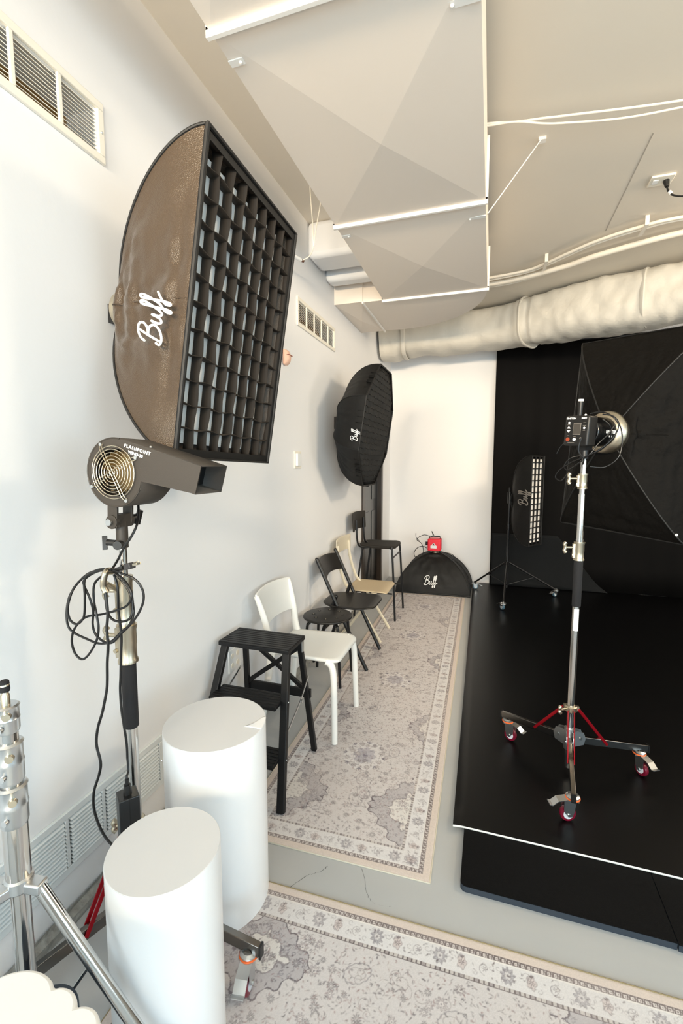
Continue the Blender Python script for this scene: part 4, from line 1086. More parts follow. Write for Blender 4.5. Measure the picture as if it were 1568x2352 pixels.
def roller_stand(label, x, y, spec, legs, fz, leg_z, hub_z, sleeve_z, group=None):
    t = thing('light_stand', label, 'light stand', (x, y, fz), group); t['floor_z'] = fz
    for kind, z0, z1, r in spec:
        P0, P1 = V(x, y, z0), V(x, y, z1)
        if kind == 'tube': MB().cyl(P0, P1, r, n=28).build('pole', chrome_m, t)
        elif kind == 'grip': MB().lathe(P0, (0, 0, 1), [(r * .92, 0), (r, .003), (r, z1 - z0 - .003), (r * .92, z1 - z0)], 28).build('foam_grip', foam_m, t)
        elif kind == 'collar':
            h = z1 - z0
            cz_ = MB().lathe(P0, (0, 0, 1), [(r * 1.12, 0), (r * 1.12, h * .07), (r, h * .12), (r * .98, h * .45), (r * 1.04, h * .5), (r * 1.02, h * .86), (r * 1.12, h * .92), (r * 1.12, h)], 28).build('collar', nickel_m, t)
            MB().box((x - r * 1.35, y - r * .55, z0 + h * .1), (x + r * .2, y + r * .55, z0 + h * .9)).build('clamp_block', nickel_m, cz_, bevel=.003)
            MB().cyl((x - r * 1.2, y - r * .6 - .003, z0 + h * .3), (x - r * 1.2, y - r * .4, z0 + h * .3), .006, n=12).build('bolt', nickel_m, cz_)
            knob_T(cz_, V(x - r * 1.3, y - .002, z0 + h * .68), (-1, -.25, 0), nickel_m, .02 + r * .1)
    # hub, gusset plates
    hb = MB().cyl((x, y, hub_z - .055), (x, y, hub_z + .045), .023, n=24).build('hub', zinc_m, t)
    sl = MB().lathe((x, y, sleeve_z - .014), (0, 0, 1), [(.022, 0), (.026, .004), (.026, .024), (.022, .028)], 24).build('brace_collar', nickel_m, t)
    knob_T(sl, V(x - .022, y - .012, sleeve_z), (-.8, -.6, 0), nickel_m, .016)
    for (ex, ey, cang, has) in legs:
        d = V(ex - x, ey - y, 0); L = d.length; d.normalize(); q = V(-d.y, d.x, 0)
        for sg in (-1, 1):
            MB().prism([(0.010, -.040), (.060, -.030), (.068, 0), (.058, .028), (.030, .036), (.010, .030)], V(x, y, hub_z) + q * (.0135 * sg - .0015), d, (0, 0, 1), q, .003).cyl(V(x, y, hub_z) + d * .045 - q * .019, V(x, y, hub_z) + d * .045 + q * .019, .006, n=10).build('gusset_plate', zinc_m, hb)
        lg = MB().bar(V(x, y, hub_z - .008) + d * .02, V(ex, ey, leg_z) + d * .035, .018, .034, (0, 0, 1)).build('leg', darkchrome_m, t, bevel=.002)
        # keep the bar upright: cap
        MB().obox(V(ex, ey, leg_z) + d * .038, d, q, (0, 0, 1), .006, .020, .036).build('end_cap', blackplastic_m, lg)
        mid = V(x, y, hub_z - .008).lerp(V(ex, ey, leg_z), .52)
        for sg in (-1, 1):
            MB().bar(V(x, y, sleeve_z) + d * .030 + q * .013 * sg, mid + q * .0125 * sg, .012, .004, q).build('brace', red_m, t, bevel=.0008)
        MB().box(V(x, y, sleeve_z - .010) + d * .0 - V(.001, .001, 0), V(x, y, sleeve_z + .010) + d * .036 + V(.001, .001, 0)).build('lug', nickel_m, sl)
        if has: caster(t, (ex + q.x * .018 * 0, ey), leg_z - .020, cang)
    return t

PX, PY = 1.620, 2.218
roller_stand('silver light stand with red braces and casters on the black vinyl', PX, PY,
    [('tube', .06, 1.13, .0150), ('tube', 1.1, 1.33, .0135), ('tube', 1.33, 1.475, .0115), ('tube', 1.47, 1.50, .008),
     ('grip', .825, 1.035, .0185), ('collar', 1.035, 1.118, .0200), ('collar', 1.352, 1.418, .0180), ('tube', 1.418, 1.475, .0125)],
    [(1.590, 1.905, math.radians(195), True), (1.362, 2.412, math.radians(-30), True), (1.932, 2.318, math.radians(-60), True)],
    .031, .150, .205, .345)
lab = MB().grid(lambda u, v: V(PX + .0153 * math.cos(-2.3 + u * 1.5), PY + .0153 * math.sin(-2.3 + u * 1.5), .715 + .10 * v), 8, 2).build('sticker', label_m, bpy.data.objects['light_stand'], smooth=True, recalc=False)
fs_ = roller_stand('chrome light stand carrying the blower fan, standing behind the white pedestals', .270, 1.000,
    [('tube', .06, .92, .0165), ('grip', .700, .895, .0205), ('collar', .895, 1.005, .0245), ('collar', 1.005, 1.145, .0205), ('tube', 1.12, 1.225, .0105), ('tube', 1.225, 1.29, .0065)],
    [(.640, 1.000, math.radians(-80), True), (.135, .745, math.radians(200), True), (.085, 1.20, math.radians(100), True)],
    .0065, .125, .180, .400)

# ------------------------------------------------------------------ blower fan
fx, fy0, fz = .312, .942, 1.434
R_ = .089; TH = .112
t = thing('blower_fan', 'charcoal blower fan with round wire guard and square nozzle on the chrome stand', 'fan', (fx, 1.0, 1.29))
tilt = math.radians(-16)
nd = V(math.cos(tilt), 0, math.sin(tilt)); nu_ = V(-math.sin(tilt), 0, math.cos(tilt))
# snail housing outline in (x, z): arc from the nozzle underside round to the nozzle top
Lz = .248; hn = .070
top_y = R_ * .985
ol = []
for k in range(41):
    a = math.radians(92 + (345 - 92) * k / 40); rr = R_
    ol.append((math.cos(a + tilt) * rr, math.sin(a + tilt) * rr))
cpt = lambda a, b: (nd.x * a + nu_.x * b, nd.z * a + nu_.z * b)
ol += [cpt(R_ * .97, top_y - hn - .002), cpt(Lz, top_y - hn), cpt(Lz, top_y)]
m = MB()
o0 = V(fx, fy0, fz)
N = len(ol); hole = .070; nh = 48
# front plate as ring between outline and round hole
def ray_out(a):
    best = None; dx, dz = math.cos(a), math.sin(a)
    for k in range(N):
        x1_, z1_ = ol[k]; x2_, z2_ = ol[(k + 1) % N]
        den = dx * (z2_ - z1_) - dz * (x2_ - x1_)
        if abs(den) < 1e-12: continue
        tt = (x1_ * (z2_ - z1_) - z1_ * (x2_ - x1_)) / den; uu = (x1_ * dz - z1_ * dx) / den
        if tt > 0 and -1e-6 <= uu <= 1 + 1e-6: best = tt if best is None else max(best, tt)
    return best
MB().prism(ol, (fx, fy0 + .004, fz), (1, 0, 0), (0, 0, 1), (0, 1, 0), TH - .004)  # reference only
angs = sorted(set([2 * PI * k / 96 for k in range(96)] + [math.atan2(z_, x_) % (2 * PI) for x_, z_ in ol[-3:]]))
vs = []
for a in angs:
    ro_ = ray_out(a) or R_
    vs.append(V(fx + math.cos(a) * .062, fy0, fz + math.sin(a) * .062)); vs.append(V(fx + math.cos(a) * ro_, fy0, fz + math.sin(a) * ro_))
na = len(angs)
m.add(vs, [(2 * k, 2 * k + 1, (2 * k + 3) % (2 * na), (2 * k + 2) % (2 * na)) for k in range(na)])
m.build('front_plate', fan_m, t, solid=.003, smooth=False, recalc=False)
m = MB()
vs = [V(fx + x_, fy0, fz + z_) for x_, z_ in ol] + [V(fx + x_, fy0 + TH, fz + z_) for x_, z_ in ol]
m.add(vs, [(k, k + 1, N + k + 1, N + k) for k in range(N - 2)] + [(N - 1, 0, N, 2 * N - 1)] + [tuple(range(N, 2 * N))])
m.build('housing', fan_m, t, solid=.003, recalc=False, angle=30)
# rear drum
MB().lathe((fx, fy0 + TH, fz), (0, 1, 0), [(R_ * .9, 0), (R_ * .9, .02), (R_ * .5, .024), (R_ * .5, .03)], 36).build('motor_cover', blackplastic_m, t)
MB().tube([V(fx + R_ * .995 * math.cos(a), fy0 - .001, fz + R_ * .995 * math.sin(a)) for a in [math.radians(76 + 254 * k / 50) for k in range(51)]], .0022, n=6).build('rolled_rim', fan_m, t)
# impeller seen through the guard
im = MB().cyl((fx, fy0 + .05, fz), (fx, fy0 + .056, fz), .060, n=36)
for k in range(28):
    a = 2 * PI * k / 28; im.bar(V(fx + .053 * math.cos(a), fy0 + .012, fz + .053 * math.sin(a)), V(fx + .053 * math.cos(a), fy0 + .05, fz + .053 * math.sin(a)), .009, .0015, V(math.cos(a + .6), 0, math.sin(a + .6)))
im.build('impeller', fanin_m, t)
gd = MB()
for k in range(1, 9):
    r = .0085 * k
    gd.tube([V(fx + r * math.cos(2 * PI * j / 40), fy0 - .009 + .002 * (k > 7), fz + r * math.sin(2 * PI * j / 40)) for j in range(40)], .0012, n=6, closed=True)
for base in (32, 122, 212, 302):
    a = math.radians(base - 5); dr = V(math.cos(a), 0, math.sin(a)); dq = V(-dr.z, 0, dr.x); o_ = V(fx, fy0 - .0105, fz)
    gd.tube([o_ + dq * .0042, o_ + dr * .070 + dq * .0042, o_ + dr * .080 + dq * .0042 + V(0, .007, 0), o_ + dr * .086 + V(0, .007, 0), o_ + dr * .080 - dq * .0042 + V(0, .007, 0), o_ + dr * .070 - dq * .0042, o_ - dq * .0042], .0011, n=6)
gd.build('wire_guard', nickel_m, t)
for base in (32, 122, 212, 302):
    a = math.radians(base - 5); MB().cyl(V(fx + .0815 * math.cos(a), fy0 - .007, fz + .0815 * math.sin(a)), V(fx + .0815 * math.cos(a), fy0, fz + .0815 * math.sin(a)), .0045, n=10).build('screw', zinc_m, t)
# nozzle inside, side bolt
oc = V(fx, fy0 + TH / 2, fz) + nd * (Lz - .06) + nu_ * (top_y - hn / 2)
MB().obox(oc, nd, (0, 1, 0), nu_, .004, TH - .008, hn - .006).build('nozzle_liner', dark_m, t)
MB().sphere(V(fx, fy0 + .012, fz) + nd * .085 + nu_ * (top_y + .003), .004, 8).build('screw', zinc_m, t)
text_mesh('lettering', 'FLASHPOINT', V(fx, fy0 - .0022, fz) + nd * .058 + nu_ * .0765, nd, nu_, .0118, logo_m, t, space=1.28)
text_mesh('lettering', 'WIND-30', V(fx, fy0 - .0022, fz) + nd * .055 + nu_ * .0635, nd, nu_, .0112, logo_m, t)
# bracket
br = MB()
for yy in (.968, 1.022): br.prism([(-.016, .0), (.016, .0), (.022, .10), (-.010, .10)], (.268, yy, 1.285), (1, 0, 0), (0, 0, 1), (0, 1, 0), .007).cyl((.268, yy - .003, 1.300), (.268, yy + .010, 1.300), .019, n=24)
br.cyl((.270, 1.0, 1.225), (.270, 1.0, 1.300), .0155, n=24).box((.255, .975, 1.285), (.285, 1.022, 1.32))
br.build('mounting_bracket', fan_m, t, bevel=.001)
MB().cyl((.268, .955, 1.300), (.268, .966, 1.300), .009, .006, n=16).build('pivot_bolt', zinc_m, t)
MB().cyl((.268, 1.030, 1.302), (.275, 1.062, 1.305), .011, n=12).build('pivot_shaft', blackplastic_m, t); MB().bar((.275, 1.052, 1.285), (.285, 1.056, 1.325), .012, .012).build('lever_knob', blackplastic_m, t)
MB().cyl((.256, .990, 1.238), (.232, .985, 1.240), .009, n=12).prism([(-.006, -.020), (.006, -.020), (.004, .0), (.006, .018), (-.006, .018), (-.003, 0)], (.222, .978, 1.240), (.6, -.8, 0), (0, 0, 1), (.8, .6, 0), .012).build('clamp_knob', blackplastic_m, t); MB().cyl((.276, .985, 1.236), (.282, .968, 1.236), .012, n=16).build('clamp_bolt', blackplastic_m, t)

# ------------------------------------------------------------------ coiled power cable, plug, controller
def from_px(px, py, y):
    """point of the coil at distance y, measured off the photograph once"""
    d = fwd * F_PX + rgt * (px - 784) - upv * (py - 1176); k = y / d.y
    return V(1.237, 0, CAMH) + d * k
def zoomA(px, py): return 120 + px / 5.2267, 1120 + py / 5.2267
cab = thing('power_cable', 'long black cable coiled on the knob of the fan stand and hanging beside it', 'cable', (.22, .96, 1.16))
def run(pts, y, r=.0032, name='cable', sm=7):
    P3 = []
    for k, q in enumerate(pts):
        a, b = zoomA(q[0], q[1]); yy = (q[2] if len(q) > 2 else y)
        P3.append(from_px(a, b, yy))
    return MB().tube(P3, r, n=8, sm=sm)
r1 = run([(1030, 150, 1.03), (1035, 330, 1.0), (1010, 460, .965), (940, 600, .95), (860, 720, .945), (790, 860, .945), (715, 985, .955)], .95, .0033)
r1.build('cable', cable_m, cab)
loops = [
    [(715, 985), (560, 985), (400, 1060), (270, 1190), (205, 1340), (185, 1480), (215, 1590), (290, 1640), (350, 1600), (385, 1520), (390, 1300), (385, 1130), (430, 1050), (560, 1000), (700, 990)],
    [(715, 985), (600, 990), (470, 1040), (385, 1110), (385, 1180), (450, 1330), (490, 1480), (485, 1640), (520, 1760), (620, 1850), (720, 1860), (830, 1750), (940, 1640), (1040, 1500), (1095, 1350), (1080, 1220), (1000, 1110), (860, 1040), (715, 990)],
    [(700, 1000), (560, 1090), (500, 1180), (500, 1360), (530, 1520), (555, 1680), (530, 1840), (440, 2000), (360, 2060), (280, 2000), (235, 1860), (255, 1720), (330, 1610), (430, 1545), (600, 1520), (780, 1470), (890, 1420), (950, 1330), (940, 1230), (860, 1110), (740, 1010)],
    [(700, 1010), (620, 1120), (640, 1350), (660, 1480), (720, 1580), (830, 1610), (930, 1570), (965, 1450), (950, 1280), (870, 1140), (760, 1040)],
    [(715, 990), (480, 1010), (330, 1120), (210, 1300), (172, 1500), (190, 1660), (260, 1740), (400, 1810), (560, 1870), (700, 1850), (820, 1740), (930, 1640), (975, 1500), (950, 1320), (880, 1180), (760, 1030)],
]
for k, lp_ in enumerate(loops):
    run([(a, b, .925 + .008 * k + .006 * math.sin(j)) for j, (a, b) in enumerate(lp_)], .94).build('cable_loop', cable_m, cab)
run([(740, 1040), (780, 1180), (790, 1350), (795, 1500), (815, 1640), (830, 1800), (825, 2000), (820, 2250), (815, 2440), (835, 2700), (890, 3050), (902, 3250)], .945, .0033).build('cable', cable_m, cab)
run([(640, 1260), (665, 1500), (655, 1700), (670, 1900), (660, 2100), (660, 2320), (650, 2450), (600, 2700), (548, 2880), (530, 3080), (580, 3300), (560, 3450), (500, 3650), (500, 3850), (560, 4050), (640, 4200), (730, 4300)], .90, .0036).build('cable', cable_m, cab)
pA = from_px(*zoomA(745, 990), .935); pB = from_px(*zoomA(860, 960), .925); pC = from_px(*zoomA(985, 925), .915)
MB().cyl(pA, pB, .0045, .0065, n=12).build('strain_relief', blackplastic_m, cab)
pd = (pC - pB).normalized()
pl = MB().obox((pB + pC) / 2 + pd * .002, pd, basis(pd)[0], basis(pd)[1], .026, .019, .016).build('plug', mat('plug_rubber', (48, 46, 48), .55), cab, bevel=.003)
a_ = basis(pd)
for sg in (-1, 1): MB().obox(pC + pd * .009 + a_[0] * .0052 * sg, pd, a_[0], a_[1], .018, .0015, .0055).build('prong', nickel_m, pl)
MB().cyl(pC + a_[1] * .005, pC + pd * .018 + a_[1] * .005, .0018, n=8).build('prong', nickel_m, pl)
# big T lever that carries the coil
MB().tube([from_px(*zoomA(720, 1000), .955), from_px(*zoomA(650, 1010), .92), from_px(*zoomA(620, 1090), .912), from_px(*zoomA(615, 1180), .914), from_px(*zoomA(650, 1255), .918)], lambda q: .0075, n=12, sm=6, flat=1.3).cyl(from_px(*zoomA(640, 1150), .925), V(.258, .985, 1.108), .0075, n=14).build('cable_lever', nickel_m, bpy.data.objects['light_stand.001'])

t = thing('speed_controller', 'black control box with knob hanging in front of the fan stand', 'control box', (.32, .92, .39))
c = V(.318, .925, .475)
a = V(.80, -.60, 0).normalized(); b = V(.60, .80, 0).normalized()
MB().obox(c, a, b, (0, 0, 1), .052, .052, .165).build('housing', mat('black_enamel', (22, 23, 25), .3, spec=.6), t, bevel=.003)
MB().obox(c - b * .0 + a * .0, a, b, (0, 0, 1), .0535, .0012, .1665).build('seam', dark_m, t)
MB().cyl(c + V(0, 0, .082), c + V(0, 0, .108), .011, .009, n=12).cyl(c + V(0, 0, .104), c + V(0, 0, .125), .0055, n=10).build('cable_gland', blackplastic_m, t)
MB().cyl(c - a * .026 - V(0, 0, .035), c - a * .046 - V(0, 0, .035), .009, n=16).cyl(c - a * .026 - V(0, 0, .035), c - a * .029 - V(0, 0, .035), .013, n=20).build('knob', chrome_m, t)
MB().cyl(c - a * .026 + V(0, 0, .045), c - a * .042 + V(0, 0, .045), .010, n=16).build('switch', blackplastic_m, t)
MB().tube([c + V(0, 0, .115), c + V(0, 0, .132), from_px(*zoomA(912, 3400), .94), from_px(*zoomA(902, 3250), .945)], .0032, n=8, sm=5).build('cable', cable_m, t)

# ------------------------------------------------------------------ chrome stand at the left edge
X, Y = .347, .604
t = thing('light_stand', 'thick polished chrome light stand at the left edge of the photo', 'light stand', (X, Y, 0))
def lth(name, prof, mt=chrome_m, z=0, par=None): return MB().lathe((X, Y, z), (0, 0, 1), prof, 36).build(name, mt, par or t)
lth('pole', [(.0125, 0), (.0125, .27)], z=.33); MB().cyl((X, Y, .10), (X, Y, .63), .0175, n=32).build('pole', chrome_m, t)
lth('spigot', [(.008, 0), (.008, .030), (.006, .033), (.006, .038), (.009, .040), (.009, .052), (.007, .056)], nickel_m, .975)
lth('spigot_tip', [(.0085, 0), (.0095, .004), (.0085, .020), (.006, .022)], foam_m, 1.012)
lth('pole', [(.0175, 0), (.0175, .36)], z=.60)
for z, h, r in ((.93, .055, .0215), (.825, .085, .0235), (.735, .085, .0255)):
    k_ = lth('collar', [(r * .92, 0), (r, h * .08), (r, h * .45), (r * 1.05, h * .5), (r, h * .55), (r, h * .9), (r * 1.08, h * .95), (r * .9, h)], zinc_m, z)
    MB().cyl((X - r * .8, Y - .01, z + h * .4), (X - r - .02, Y - .016, z + h * .4), .009, n=14).build('clamp_knob', nickel_m, k_); MB().cyl((X + .010, Y - r * .9, z + h * .25), (X + .011, Y - r * 1.02 - .003, z + h * .25), .0062, n=14).build('bolt', zinc_m, k_); MB().cyl((X + r * .7, Y - r * .5, z + h * .7), (X + r * 1.0, Y - r * .75, z + h * .7), .009, .007, n=14).build('bolt', nickel_m, k_)
lth('pole', [(.0225, 0), (.0225, .125)], z=.61)
hb = lth('leg_hub', [(.023, 0), (.026, .004), (.026, .026), (.022, .030)], zinc_m, .592)
for k, (ex, ey) in enumerate(((.480, .735), (.10, .46), (.25, .33))):
    d = V(ex - X, ey - Y, 0).normalized(); q = V(-d.y, d.x, 0)
    st = V(X, Y, .600) + d * .045
    en = V(X, Y, .035) + d * (.30 if k != 0 else .31)
    if k == 0: en = V(.73, .70, .03); d0 = (en - st); d = V(d0.x, d0.y, 0).normalized(); q = V(-d.y, d.x, 0); st = V(X, Y, .600) + d * .045; en = V(.73, .70, .03)
    mid1 = st.lerp(en, .93)
    lg = MB().tube([st, mid1, en], .0125, n=20).build('leg', chrome_m, t)
    MB().obox(V(X, Y, .602) + d * .032, d, q, (0, 0, 1), .046, .028, .022).build('leg_bracket', zinc_m, hb, bevel=.004)
    MB().cyl(st.lerp(en, .28) - V(0, 0, .01), V(X, Y, .27) + d * .035, .0035, n=8).build('brace', chrome_m, t)
    MB().sphere(en, .015, 12).cyl(en, V(en.x, en.y, .0065 if k == 0 else .003), .012, .014, n=14).build('foot', blackplastic_m, lg)
lth('lower_collar', [(.021, 0), (.025, .004), (.025, .03), (.021, .034)], zinc_m, .262)

# ------------------------------------------------------------------ scalloped stool, near left corner
zc = .60
cx, cy = .585, .370
t = thing('side_table', 'white scalloped flower-shaped table top at the bottom left corner', 'side table', (cx, cy, 0))
val = [(.475, .462), (.583, .486), (.640, .477), (.695, .469), (.738, .425), (.748, .36), (.722, .30), (.66, .258), (.585, .242), (.51, .256), (.452, .30), (.428, .36), (.438, .42)]
ol = []
for k in range(len(val)):
    a, b = Vector(val[k]), Vector(val[(k + 1) % len(val)])
    e = b - a; nn = Vector((e.y, -e.x)); mid = (a + b) / 2 - Vector((cx, cy))
    if nn.dot(mid) < 0: nn = -nn
    for j in range(10):
        q = j / 10; ol.append(tuple(a + e * q + nn * (math.sin(PI * q) ** .7) * .20))
MB().prism(ol, (0, 0, zc - .022), (1, 0, 0), (0, 1, 0), (0, 0, 1), .022).build('tabletop', stool_m, t, bevel=.006)
MB().lathe((cx, cy, .007), (0, 0, 1), [(.085, 0), (.085, .01), (.055, .03), (.045, .30), (.07, zc - .030)], 36).build('base', stool_m, t)
t2 = tag(MB().lathe((.455, .553, .0005), (0, 0, 1), [(.055, 0), (.061, .01), (.061, .395), (.059, .399), (.055, .40)], 36).build('canister', navy_m), 'dark navy round object partly hidden under the scalloped white table top', 'canister')

# ------------------------------------------------------------------ backdrop and far light stand
def cloth(u, v):
    x = 1.262 + u * 3.5; z = .027 + v * 2.809
    return Vector((x, 5.735 + .010 * math.sin(x * 9 + .6 * math.sin(z * 2)) * (1 - .3 * v) + .004 * math.sin(x * 31), z))
t = thing('backdrop_curtain', 'black cloth backdrop hanging from the ceiling across the far wall', 'backdrop', (3.0, 5.735, .036))
MB().grid(cloth, 220, 10).build('cloth', backdrop_m, t, solid=.003, recalc=False, angle=80)
MB().cyl((1.25, 5.735, 2.845), (4.8, 5.735, 2.845), .018, n=16).build('crossbar', blackmetal_m, t)
MB().box((1.4, 5.73, 2.85), (1.42, 5.80, 2.88)).box((4.5, 5.73, 2.85), (4.52, 5.80, 2.88)).build('wall_hook', blackmetal_m, t)
# sweep at the backdrop foot, daylight on the black cloth put into its grey
def sweep(u, v):
    x = 1.275 + u * (1.15 + .10 * (1 - v)); return Vector((x, 5.69 - .0 + .006 * math.sin(x * 14) - .03 * (1 - v) ** 3, .036 + v * (.62 - .55 * max(0, (u - .62) / .38) ** 1.0)))
tag(MB().grid(sweep, 60, 16).build('daylit_backdrop_foot', backdrop2_m, solid=.003, recalc=False, angle=80), 'foot of the black backdrop with daylight painted in as dark grey', 'cloth')

bx, by = 1.440, 5.235
t = thing('light_stand', 'thin black light stand with small casters by the far backdrop', 'light stand', (bx, by, .031)); t['floor_z'] = .031
MB().cyl((bx, by, .12), (bx, by, .80), .013, n=16).cyl((bx, by, .8), (bx, by, 1.22), .010, n=16).build('pole', blackmetal_m, t)
MB().cyl((bx, by, .76), (bx, by, .82), .018, n=16).build('collar', blackmetal_m, t); MB().cyl((bx, by, .13), (bx, by, .16), .018, n=16).build('collar', blackmetal_m, t)
cl = MB().cyl((bx, by, .37), (bx, by, .42), .020, n=16).build('collar', blackmetal_m, t)
for (ex, ey) in ((1.396, 4.67), (1.955, 5.36), (1.092, 5.40)):
    d = V(ex - bx, ey - by, 0)
    MB().cyl(V(bx, by, .40) + d.normalized() * .02, V(ex, ey, .105), .010, n=12).build('leg', blackmetal_m, t)
    MB().cyl(V(bx, by, .15), V(bx, by, .40).lerp(V(ex, ey, .105), .55), .006, n=10).sphere(V(bx, by, .40).lerp(V(ex, ey, .105), .55), .010, 8).build('brace', blackmetal_m, t)
    caster(t, (ex, ey), .100, math.atan2(-d.y, -d.x) + .6, True, mat('blue_grey_wheel', (70, 100, 118), .4) if 'blue_grey_wheel' not in MATS else MATS['blue_grey_wheel'], small=False)
# strip softbox
yaw_s = -.56
n_ = V(math.cos(yaw_s), math.sin(yaw_s), 0); s2 = V(-math.sin(yaw_s), math.cos(yaw_s), 0); u2 = V(0, 0, 1)
c = V(1.700, 5.10, 1.090); W_, H2 = .25, .93
P = [c - s2 * W_ / 2 + u2 * H2 / 2, c + s2 * W_ / 2 + u2 * H2 / 2, c + s2 * W_ / 2 - u2 * H2 / 2, c - s2 * W_ / 2 - u2 * H2 / 2]
t = thing('softbox', 'tall narrow strip softbox with white grid cells in front of the black backdrop', 'softbox', tuple(c))
surfs = softbox(t, P, c, n_, .26, .05, 2.2, softfab2_m, dict(diff=.019), wr=.004, pip=.004)
m = MB()
for i in range(0, 4):
    a = -W_ / 2 + .012 + (W_ - .024) * i / 3
    m.obox(c + s2 * a - n_ * .010, s2, n_, u2, .009, .014, H2 - .01)
for j in range(0, 16):
    z = -H2 / 2 + .006 + (H2 - .012) * j / 15; m.obox(c + u2 * z - n_ * .010, s2, n_, u2, W_ - .01, .014, .008)
m.build('grid_divider', trim_fab_m, t, smooth=False)
script_logo(lambda x, y: surfs(3, .54 + x / .93, .07 + y) - s2 * .010, .115, greyprint_m, t, .045)
MB().cyl(c - n_ * .27, V(bx, by, 1.10), .03, n=16).cyl((bx, by, 1.05), (bx, by, 1.17), .022, n=14).build('mounting_bracket', blackmetal_m, t)

# ------------------------------------------------------------------ big softbox on the right with its strobe
ya, ti, ro = .83, -.022, -.065
n_ = V(math.cos(ya) * math.cos(ti), math.sin(ya) * math.cos(ti), math.sin(ti)); s0 = V(math.sin(ya), -math.cos(ya), 0); u0 = s0.cross(n_)
s2 = s0 * math.cos(ro) + u0 * math.sin(ro); u2 = -s0 * math.sin(ro) + u0 * math.cos(ro)
S0 = V(PX, PY, 1.60); Lr = .172; D_ = .17
c = S0 + n_ * (Lr + D_); W_, H2 = .585, .92
P = [c - s2 * W_ / 2 - u2 * H2 / 2, c + s2 * W_ / 2 - u2 * H2 / 2, c + s2 * W_ / 2 + u2 * H2 / 2, c - s2 * W_ / 2 + u2 * H2 / 2]
t = thing('softbox', 'big black softbox seen from behind, cut off by the right edge of the photo', 'softbox', tuple(c))
surfr = softbox(t, P, c, n_, D_, .085, 1.45, bigfab_m, dict(diff=.02), wr=.016, pip=.0035)
MB().sphere(surfr(1, .02, .03) + V(-.012, -.012, 0), .006, 10).build('rivet', white_m, t)
t = thing('strobe_light', 'black strobe head with control panel on top of the roller stand at right', 'flash unit', (PX, PY, 1.5))
n2 = (n_ + V(0, 0, .03)).normalized(); bs = s2; bu = bs.cross(n2) * 1.0
# body
MB().obox(S0 - n2 * .035, bs, bu, n2, .110, .128, .060).build('control_housing', blackplastic_m, t, bevel=.008)
MB().cyl(S0 - n2 * .005, S0 + n2 * .135, .062, .066, n=40).build('body', mat('gloss_black_plastic', (12, 12, 13), .18, spec=.6), t, bevel=.004)
MB().lathe(S0 + n2 * .118, n2, [(.062, 0), (.070, .002), (.090, .022), (.094, .030), (.094, .036), (.088, .036)], 48).build('reflector_ring', nickel_m, t)
pn = -n2; pc = S0 - n2 * .0655
px_, py_ = -bs if False else bs, bu
# screen and controls on the rear panel (seen from the camera side: right = bs)
def pt2(a, b, off=.0008): return pc + bs * a + bu * b + pn * off
def plate(a, b, w, h, mt, name, off=.0010, par=t): return MB().obox(pt2(a, b, off), bs, bu, pn, w, h, .0012).build(name, mt, par)
sc_ = plate(.004, .008, .034, .048, greyprint_m, 'screen_bezel'); plate(.004, .008, .031, .045, screen_m, 'screen', .0018, sc_)
MB().prism([(-.009, 0), (.009, 0), (0, .010)], pt2(-.034, .010), bs, bu, pn, .001).build('up_button', logo_m, t)
MB().prism([(-.009, 0), (0, -.010), (.009, 0)], pt2(-.034, .003), bs, bu, pn, .001).build('down_button', logo_m, t)
for (a, b, r, mt, nm) in ((-.034, .034, .0045, logo_m, 'button'), (.036, .012, .0045, logo_m, 'button'), (-.034, -.036, .0085, amber_m, 'button'), (-.004, -.036, .007, logo_m, 'button'), (.024, -.030, .004, greyprint_m, 'socket')):
    MB().cyl(pt2(a, b, 0), pt2(a, b, .0022), r, n=20).build(nm, mt, t)
text_mesh('lettering', 'EINSTEIN', pt2(-.026, .052, .0012), bs, bu, .0105, logo_m, t)
text_mesh('lettering', 'BUFF', pt2(.032, .052, .0012), bs, bu, .0105, logo_m, t)
for (a, b, w) in ((-.034, .026, .014), (.036, .034, .012), (.036, .022, .014), (-.034, -.020, .010), (-.004, -.024, .010), (-.018, -.049, .030), (.036, .002, .010)): plate(a, b, w, .0018, greyprint_m, 'marking', .0009)
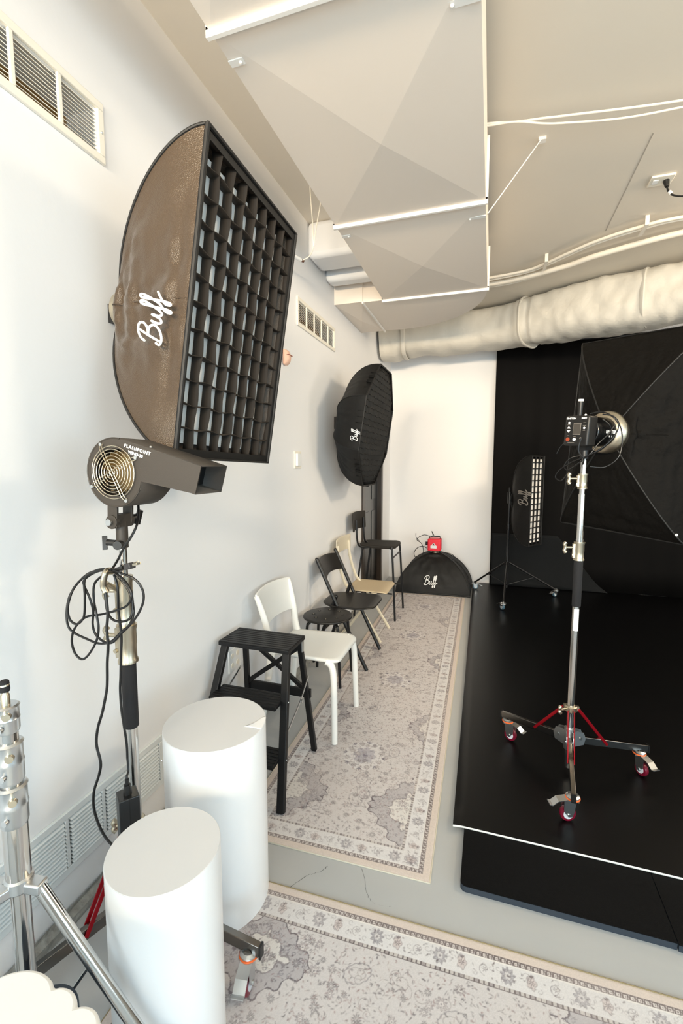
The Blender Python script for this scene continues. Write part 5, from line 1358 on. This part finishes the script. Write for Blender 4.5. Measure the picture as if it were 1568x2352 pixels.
# brand on the round body (faces the camera side)
side = (V(1.237, 0, 1.5) - S0); side = (side - n2 * side.dot(n2)).normalized()
sd = bs * .0 + side
tx = n2; ty = side.cross(n2) * -1
if ty.z < 0: ty = -ty; 
q0 = S0 + n2 * .080 + side * .0665
text_mesh('lettering', 'EINSTEIN', q0, tx, ty, .019, logo_m, t, .0006)
text_mesh('lettering', 'BUFF', q0 - ty * .019 + side * -.002, tx, ty, .010, logo_m, t, .0006)
MB().cyl((PX, PY, 1.482), (PX, PY, 1.54), .017, n=20).obox(V(PX, PY, 1.535), n2, bs, bu, .05, .04, .03).build('mounting_bracket', blackmetal_m, t)
MB().cyl(S0 - n2 * .035 - bs * .01 + bu * .062, S0 - n2 * .035 - bs * .012 + bu * .125, .0095, .0105, n=16).build('antenna', blackplastic_m, t)
MB().cyl(S0 - n2 * .035 - bs * .012 + bu * .125, S0 - n2 * .035 - bs * .012 + bu * .134, .0108, n=16).build('antenna_tip', logo_m, t)
MB().sphere(pt2(.028, .066, -.012), .005, 10).build('optical_sensor', logo_m, t)
# cords looped around the strobe
cb = t
def q(a, b, k): return S0 + bs * a + bu * b + n2 * k
for pts in ([(.07, .05, .0), (.088, .02, .03), (.080, -.03, .05), (.05, -.075, .05), (.0, -.10, .03), (-.05, -.115, .0), (-.075, -.15, -.01), (-.05, -.17, -.02), (.0, -.14, -.03), (.04, -.105, -.03)],
            [(.03, -.030, -.07), (.028, -.06, -.078), (.030, -.09, -.075), (.045, -.115, -.06), (.03, -.14, -.04)],
            [(.055, .072, .02), (.085, .06, .06), (.10, .01, .09), (.105, -.05, .10), (.10, -.11, .09), (.06, -.15, .07), (.02, -.15, .03)],
            [(.10, .03, .04), (.09, -.01, .02), (.07, -.05, -.01), (.045, -.10, -.03), (-.02, -.13, -.03), (-.08, -.17, -.03), (-.10, -.205, -.03), (-.07, -.22, -.03), (-.045, -.19, -.03)],
            [(.0, .075, .02), (.03, .083, .04), (.07, .07, .05), (.098, .03, .07), (.09, -.02, .06), (.06, -.07, .03), (.01, -.11, .0)],
            [(-.05, -.03, -.03), (-.09, -.07, -.03), (-.105, -.10, -.03)]):
    MB().tube([q(*p_) for p_ in pts], .0028, n=8, sm=8).build('cord', cable_m, cb)

for o in bpy.data.objects:
    if 'floor_z' in o: del o['floor_z']
